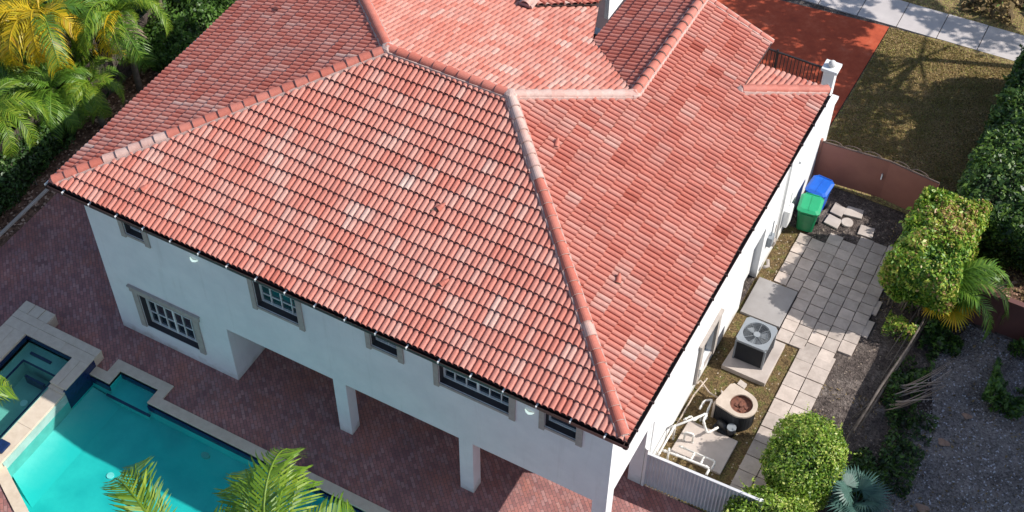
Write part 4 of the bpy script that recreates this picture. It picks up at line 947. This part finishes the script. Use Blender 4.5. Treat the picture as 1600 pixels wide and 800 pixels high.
# lawn blades
def blades(name, poly_x, poly_y, n, seed, mat, h, lab):
    rg_ = np.random.RandomState(seed); x = rg_.uniform(*poly_x, n); y = rg_.uniform(*poly_y, n)
    pts = np.column_stack([x, y, np.full(n, h*.4)]); lm = lump(pts, seed, 1.4)
    tn = .62+lm*.22+rg_.normal(size=n)*.15; nr = np.tile([0, 0, .3], (n, 1))
    return tag(leaves_mesh(name, pts, nr, h*2, tn, LF[mat], None, seed, .3, 1.0), lab, 'grass', kind='stuff')
blades('lawn_grass', (16.98, 22.0), (17.3, 26.1), 42000, 41, 'grass', .035, 'patchy drying lawn between driveway and dark hedge')
# gravel pebbles and shells
def pebbles(name, reg, n, seed, mat, s0, s1, lab):
    rg_ = random.Random(seed); m = MB()
    for i in range(n):
        x, y = rg_.uniform(*reg[:2]), rg_.uniform(*reg[2:]); s = rg_.uniform(s0, s1); a = rg_.uniform(0, 6.28); z = -.018
        V = [(x+s*math.cos(a+k*1.57)*rg_.uniform(.6, 1), y+s*math.sin(a+k*1.57)*rg_.uniform(.6, 1), z) for k in range(4)]+[(x, y, z+s*rg_.uniform(.4, .9))]
        m.add(V, [(0, 1, 4), (1, 2, 4), (2, 3, 4), (3, 0, 4)])
    return tag(m.build(name, mat), lab, 'pebbles', kind='stuff')
pebbles('grey_pebbles', (23.3, 29, 1, 13.3), 9000, 51, M_plain('pebble_grey', (.33, .30, .29), (.13, .115, .11), 9, .9, 0), .02, .045, 'mid grey pebbles covering the gravel yard')
pebbles('white_pebbles', (23.2, 29, 1, 13.3), 420, 52, M_plain('pebble_white', (.55, .55, .62), (.35, .35, .40), 9, .8, 0), .015, .032, 'small white pebbles strewn through the gravel yard')
for i, (x, y, s, a, lab) in enumerate(((24.45, 8.65, .24, .3, 'large dry brown leaf lying highest of three on the gravel'), (24.6, 6.2, .26, 1.0, 'dry brown leaf with a dark hole on the gravel'), (25.05, 5.5, .22, 2.1, 'dry brown leaf at the bottom edge of the gravel'), (24.8, 9.9, .2, .8, 'dull brown leaf half buried in the middle of the gravel'))):
    m = MB(); V = []
    for k in range(12): q = k*math.pi/6; rr = s*(.75+.35*math.cos(q*3+a)*(.6)); V.append((x+rr*math.cos(q+a), y+rr*.7*math.sin(q+a), .02+.03*math.sin(q*2)))
    m.add(V+[(x, y, .05)], [(k, (k+1) % 12, 12) for k in range(12)]); tag(m.build('fallen_leaf', T['litter']), lab, 'leaf', 'large dry leaves on the gravel')

# ---- palms
def frond_mesh(key, L, nl, leaf_l, droop, mat, seed, vshape=.5, hang=.5, dead_tip=0, wide=.035, rise=.5):
    rr = random.Random(seed); m = MB(); n = 14; pts = []; ang = rise; x = z = 0; yy = 0; bend = rr.uniform(-.03, .03)
    for i in range(n+1):
        pts.append(Vector((x, yy, z))); st = L/n; x += math.cos(ang)*st; z += math.sin(ang)*st; yy += bend*i*st*.3; ang -= droop/n*(1+.9*i/n)
    m.tube(pts, [.028*(1-.85*i/n)+.004 for i in range(n+1)], 5, True, .55)
    for i in range(nl):
        f = .12+.88*i/nl; k = f*n; a = int(min(k, n-1)); fr_ = k-a; c = pts[a].lerp(pts[a+1], fr_); t = (pts[a+1]-pts[a]).normalized()
        s = Vector((0, 1, 0)); u = t.cross(s)*-1
        if u.z < 0 and abs(t.z) < .7: u = -u
        ll = leaf_l*math.sin(math.pi*(.10+.84*f))**.55*rr.uniform(.85, 1.1)
        for sd_ in (-1, 1):
            d0 = (s*sd_*1.0+t*(.55+.5*f)+u*vshape*.4+Vector((rr.uniform(-.1, .1), rr.uniform(-.1, .1), rr.uniform(-.08, .08)))).normalized()
            p0 = c; p1 = c+d0*ll*.5; d1 = (d0+Vector((0, 0, -hang))).normalized(); p2 = p1+d1*ll*.3; d2 = (d1+Vector((0, 0, -hang))).normalized(); p3 = p2+d2*ll*.25
            wv = t*(wide*.5); tn = min(1, max(.02, .5+rr.gauss(0, .16)+.25*(f-.5)*dead_tip))
            ws = .040*rr.uniform(.85, 1.15)*ll/.5
            V = [p0-t*ws*.5, p0+t*ws*.5, p1+t*ws*.5, p1-t*ws*.5, p2+t*ws*.38, p2-t*ws*.38, p3]
            m.add(V, [(0, 1, 2, 3), (3, 2, 4, 5), (5, 4, 6)], tn)
    me_o = m.build('frond', mat); me = me_o.data; bpy.data.objects.remove(me_o); me.name = 'frond_'+key; return me
FM = {}
for key, mat, L, dr_, hang in (('green', 'pgreen', 2.3, 1.9, .5), ('lime', 'plime', 2.4, 2.1, .55), ('yellow', 'pyellow', 2.2, 2.6, .7), ('dead', 'pdead', 1.7, 3.0, 1.2), ('blue', 'pblue', 1.4, 1.2, .2)):
    FM[key] = [frond_mesh(key, L*(1+.12*i), 36, .60, dr_*(1+.12*(i-1)), LF[mat], 100+i+len(key)*7, hang=hang, dead_tip=1 if key == 'yellow' else 0) for i in range(3)]
def fan_mesh(key, mat, seed, r=.75, n=26, stem=.7):
    rr = random.Random(seed); m = MB(); m.tube([(0, 0, 0), (stem*.6, 0, stem*.35), (stem, 0, stem*.4)], [.018, .014, .012], 5, True, .5); c = Vector((stem, 0, stem*.4))
    for i in range(n):
        a = -2.35+4.7*i/(n-1); L = r*rr.uniform(.85, 1.05)*(1-.25*abs(a)/2.35); dv = Vector((math.cos(a), math.sin(a), -.10)); s = Vector((-math.sin(a), math.cos(a), 0)); ws = L*.046
        p1 = c+dv*L*.55; p2 = c+dv*L*.8+Vector((0, 0, -.05)); p3 = c+dv*L+Vector((0, 0, -.18*rr.uniform(.6, 1.6)))
        m.add([c, p1-s*ws+Vector((0, 0, .015)), p1+s*ws+Vector((0, 0, .015)), p2-s*ws*.6, p2+s*ws*.6, p3], [(0, 1, 2), (1, 3, 4, 2), (3, 5, 4)], min(1, max(.02, .5+rr.gauss(0, .18))))
    o = m.build('fan', mat); me = o.data; bpy.data.objects.remove(o); me.name = 'fan_'+key; return me
FN = {k: [fan_mesh(k, LF[mm_], 60+i) for i in range(2)] for k, mm_ in (('green', 'pgreen'), ('yellow', 'pyellow'), ('blue', 'pblue'))}
def palm(name, lab, base, height, fr, seed, group=None, lean=(0, 0), scale=1.0, meshes=None, spread=None, part='frond', cat='palm'):
    """fr: list of (azimuth deg or None, tilt deg, key)"""
    rr = random.Random(seed); root = empty(name, base, 0, lab, cat, group)
    top = Vector((lean[0], lean[1], height)); m = MB()
    pts = [Vector((lean[0]*f*f, lean[1]*f*f, height*f)) for f in [i/6 for i in range(7)]]
    m.tube(pts, [.13-.06*i/6 for i in range(7)], 8); m.build('trunk', T['bark'], root, True)
    src = meshes or FM
    for i, (az, tilt, key) in enumerate(fr):
        me = rr.choice(src[key]); o = bpy.data.objects.new(part, me); link(o, root); o.location = top+Vector((0, 0, rr.uniform(-.1, .05)))
        o.rotation_euler = (rr.uniform(-.35, .35), R(-tilt), R(az)); s = scale*rr.uniform(.88, 1.1); o.scale = (s, s, s)
    return root
def around(n, keys, seed, t0=-25, t1=45, off=0):
    n += 3
    rr = random.Random(seed); return [(off+360*i/n+rr.uniform(-12, 12), rr.uniform(t0, t1), rr.choice(keys)) for i in range(n)]
GP = 'palms left of the house'
palm('yellow_palm', 'palm with drooping bright yellow fronds in the top left corner', (-7.9, 7.7, 0), 3.8, around(9, ['yellow', 'yellow', 'lime', 'green'], 1, -10, 50)+[(-150, 25, 'yellow'), (-125, 30, 'yellow'), (-95, 15, 'yellow'), (-60, 25, 'yellow'), (-35, 15, 'yellow'), (-170, 10, 'yellow'), (-20, -20, 'dead'), (-70, -25, 'dead'), (-100, -35, 'dead')], 1, GP, scale=1.3)
palm('yellow_palm', 'green and yellow palm with dead brown fronds nearest the roof edge', (-5.9, 9.4, 0), 3.6, around(9, ['lime', 'lime', 'green', 'lime'], 2, 0, 55)+[(-100, 10, 'lime'), (-125, 0, 'yellow'), (-75, 20, 'yellow'), (-60, -20, 'dead'), (-85, -30, 'dead'), (-30, -20, 'dead'), (-45, 10, 'lime')], 2, GP, scale=1.05)
palm('green_palm', 'green palm leaning over the top edge between two yellow palms', (-6.6, 12.0, 0), 4.0, around(11, ['green', 'lime', 'lime'], 3, 0, 50)+[(-90, -20, 'dead'), (-60, -20, 'dead'), (-110, 10, 'yellow'), (-75, 5, 'yellow')], 3, GP, scale=1.1)
palm('green_palm', 'low dark green palm under the yellow fronds', (-7.0, 6.5, 0), 1.9, around(12, ['green'], 4), 4, GP, scale=.9)
palm('lime_palm', 'yellow green palm at the left edge above the dark hedge', (-7.3, 4.0, 0), 2.6, around(11, ['lime', 'green', 'lime'], 5)+[(-60, 20, 'yellow'), (-120, 10, 'lime'), (-90, 30, 'lime')], 5, GP, scale=.95)
palm('lime_palm', 'small lime green palm leaning against the board fence', (-5.9, 7.3, 0), 2.0, around(8, ['lime', 'lime', 'green'], 6)+[(-80, 20, 'lime'), (-40, 10, 'lime'), (-110, 20, 'lime')], 6, GP, scale=.7)
palm('green_palm', 'shaded green palm in the extreme top left corner', (-11.5, 9.8, 0), 3.4, around(13, ['green', 'green', 'lime'], 7), 7, GP, scale=1.1)
palm('lime_palm', 'small yellow green palm half cut by the left edge', (-7.6, 1.9, 0), 2.0, around(10, ['lime', 'yellow', 'green'], 8), 8, GP, scale=.8)
palm('green_palm', 'tall green palm behind the roof at the top edge', (-4.9, 14.8, 0), 3.0, around(11, ['green', 'lime', 'yellow'], 9)+[(-60, -35, 'dead')], 9, GP)
palm('green_palm', 'dark palm between the yellow palms and the left edge', (-9.6, 6.2, 0), 2.4, around(12, ['green'], 10), 10, GP, scale=1.1)
palm('green_palm', 'dark green palm behind the lime palm at the board fence', (-7.9, 9.6, 0), 2.4, around(12, ['green', 'green', 'lime'], 17), 17, GP, scale=1.0)
palm('poolside_palm', 'palm with windblown bright green fronds over the pool edge', (11.3, -5.9, 0), 4.8,
     [(138, 42, 'lime'), (150, 30, 'lime'), (110, 32, 'lime'), (98, 22, 'lime'), (122, 48, 'lime'), (60, 10, 'lime'), (200, 10, 'green'), (250, 10, 'lime'), (300, 20, 'lime'), (340, 20, 'green')], 12, None, scale=1.4)
palm('poolside_palm', 'palm at the bottom edge with one frond arching over the pool', (9.3, -7.1, 0), 5.2,
     [(158, 52, 'lime'), (150, 42, 'green'), (60, 5, 'lime'), (200, 10, 'green'), (250, 10, 'lime'), (300, 20, 'lime'), (340, 20, 'green')], 18, None, scale=1.4)
palm('poolside_palm', 'palm poking in at the left edge beside the spa', (.5, -6.3, 0), 3.6, [(55, 20, 'lime'), (78, 20, 'lime'), (90, 15, 'lime'), (110, 15, 'lime'), (170, 20, 'lime'), (220, 20, 'green'), (300, 20, 'lime')], 13, None, scale=1.1)
hedge('side_hedge', 'bright green bush growing between the fence and the top of the roof', 'bush', -7.2, -4.2, 10.2, 17.0, 0, 1.8, 16000, .14, 'under', 62, .35, .75, .4, .2)
hedge('poolside_bush', 'brown tipped bush in the bottom left corner', 'bush', .1, 1.9, -8.0, -6.3, 0, .8, 2500, .12, 'dark', 61, .5, .6, .4, .1)
# right side palms
palm('pinnate_palm', 'palm with one long arching green frond behind the boxy hedge', (22.75, 13.0, 0), 1.7, [(30, 28, 'green'), (45, 22, 'lime'), (12, 20, 'green'), (60, 10, 'green'), (-15, 5, 'green'), (38, 34, 'green')], 14, None, scale=1.0)
palm('fan_palm', 'fan palm with yellow splayed leaves below the boxy hedge', (22.95, 13.05, 0), 1.15, [(-95, 10, 'yellow'), (-50, -5, 'yellow'), (-20, 20, 'green'), (-130, 20, 'green'), (-70, 40, 'green'), (30, 30, 'green'), (-10, 5, 'yellow'), (-165, 15, 'yellow'), (-110, -10, 'yellow')], 15, None, meshes=FN, part='fan_leaf', scale=.85)
palm('fan_palm', 'blue green fan palm beside the round clipped shrub', (22.9, 5.0, 0), .55, [(a, 25+10*(a % 3), 'blue') for a in range(0, 360, 40)], 16, None, meshes=FN, part='fan_leaf', scale=.9)
dp = empty('fallen_fronds', (23.0, 9.9, 0), 0, 'heap of curved dead palm fronds between weeds and gravel', 'dead fronds')
m = MB(); rr = random.Random(5)
for i in range(16):
    a = rr.uniform(-.5, .5); y0 = rr.uniform(-.5, .5); pts = []
    for k in range(8): f = k/7; pts.append((-.3+1.1*f+.1*math.sin(i), y0-.6+1.5*f*f*(1 if i % 3 else .6)+a*f*.5, .1+.3*math.sin(f*3)+.02*i))
    m.tube(pts, [.02-.0018*k for k in range(8)], 5, True, rr.uniform(.2, 1))
m.build('dry_stalk', LF['pdead'], dp)
# offscreen things that shade the yard: an added house-shaped blocker and the street tree
nb = empty('yard_shade_block', (33, 6, 0), 0, 'unseen house-shaped block added beyond the gravel yard to shade it', 'house')
m = MB(); m.box(-1.6, 8, -18, 9.9, 0, 8.2); m.build('wall', T['stucco'], nb)
m = MB(); m.add([(-2.1, -18.5, 8.2), (8.5, -18.5, 8.2), (8.5, 10.4, 8.2), (-2.1, 10.4, 8.2), (3.2, -13, 10), (3.2, 5, 10)], [(0, 1, 4), (1, 2, 5, 4), (2, 3, 5), (3, 0, 4, 5), (3, 2, 1, 0)]); m.build('roof', T['tan'], nb)
def street_tree(base, lab, clumps, n, seed):
    rg_ = np.random.RandomState(seed); root = empty('street_tree', base, 0, lab, 'tree', 'street trees beside the front lawn'); m = MB()
    zt = min(c[2] for c in clumps)-.8
    m.tube([(0, 0, -.05), (.1, .05, zt*.5), (0, 0, zt)], [.2, .15, .12], 8)
    for c in clumps: m.tube([(0, 0, zt), (c[0]*.5, c[1]*.5, zt+(c[2]-zt)*.6), c[:3]], [.05, .035, .02], 6)
    m.build('trunk', T['bark'], root, True)
    P_ = []
    for c in clumps:
        k = rg_.normal(size=(n, 3)); k /= np.linalg.norm(k, axis=1)[:, None]; P_.append(np.array(c[:3])+k*(rg_.rand(n)**.45)[:, None]*np.array([c[3], c[3], c[3]*.6]))
    pts = np.concatenate(P_); lm = lump(pts, seed, 2.2); pts = pts[lm > -.14]
    leaves_mesh('crown', pts, np.tile([0, 0, 1.], (len(pts), 1)), .22, np.clip(.5+rg_.normal(size=len(pts))*.2, 0, 1), LF['hedge'], root, seed, .55, .6)
def clump_for(base, targets):
    return [(tx+1.12*k-base[0], ty+.45*k-base[1], k, r) for tx, ty, k, r in targets]
BA, BB = (25.5, 27.6), (20.2, 30.8)
street_tree((*BA, 0), 'leafy street tree just outside the frame beyond the lawn', clump_for(BA, [(15.2, 23.4, 7.0, 1.5), (16.2, 21.6, 7.2, 1.5), (17.4, 20.4, 7.4, 1.5), (18.4, 22.2, 7.6, 1.5), (18.4, 19.4, 8.0, 1.3), (14.2, 20.6, 7.6, 1.5), (15.6, 19.4, 7.8, 1.3), (16.6, 23.4, 7.4, 1.1), (20.2, 22.4, 7.8, 1.1), (20.4, 27.3, 8.2, 1.2), (18.6, 27.6, 8.0, .9), (17.6, 18.4, 8.2, 1.2)]), 1150, 71)
street_tree((*BB, 0), 'leafy street tree outside the frame beyond the pavement', clump_for(BB, [(11, 22.6, 7.6, 1.5), (12.2, 20.8, 7.0, 1.3), (13.4, 22.6, 7.2, 1.4), (13.6, 25.0, 7.6, 1.3), (15.4, 25.6, 7.8, 1.0), (15.2, 27.6, 8.4, 1.0), (11.6, 25.4, 8.0, 1.6), (14.8, 24.4, 7.8, 1.3), (12.2, 23.8, 7.4, 1.4), (10, 21, 7.4, 1.6), (17.4, 27.9, 8.4, .8)]), 1050, 72)
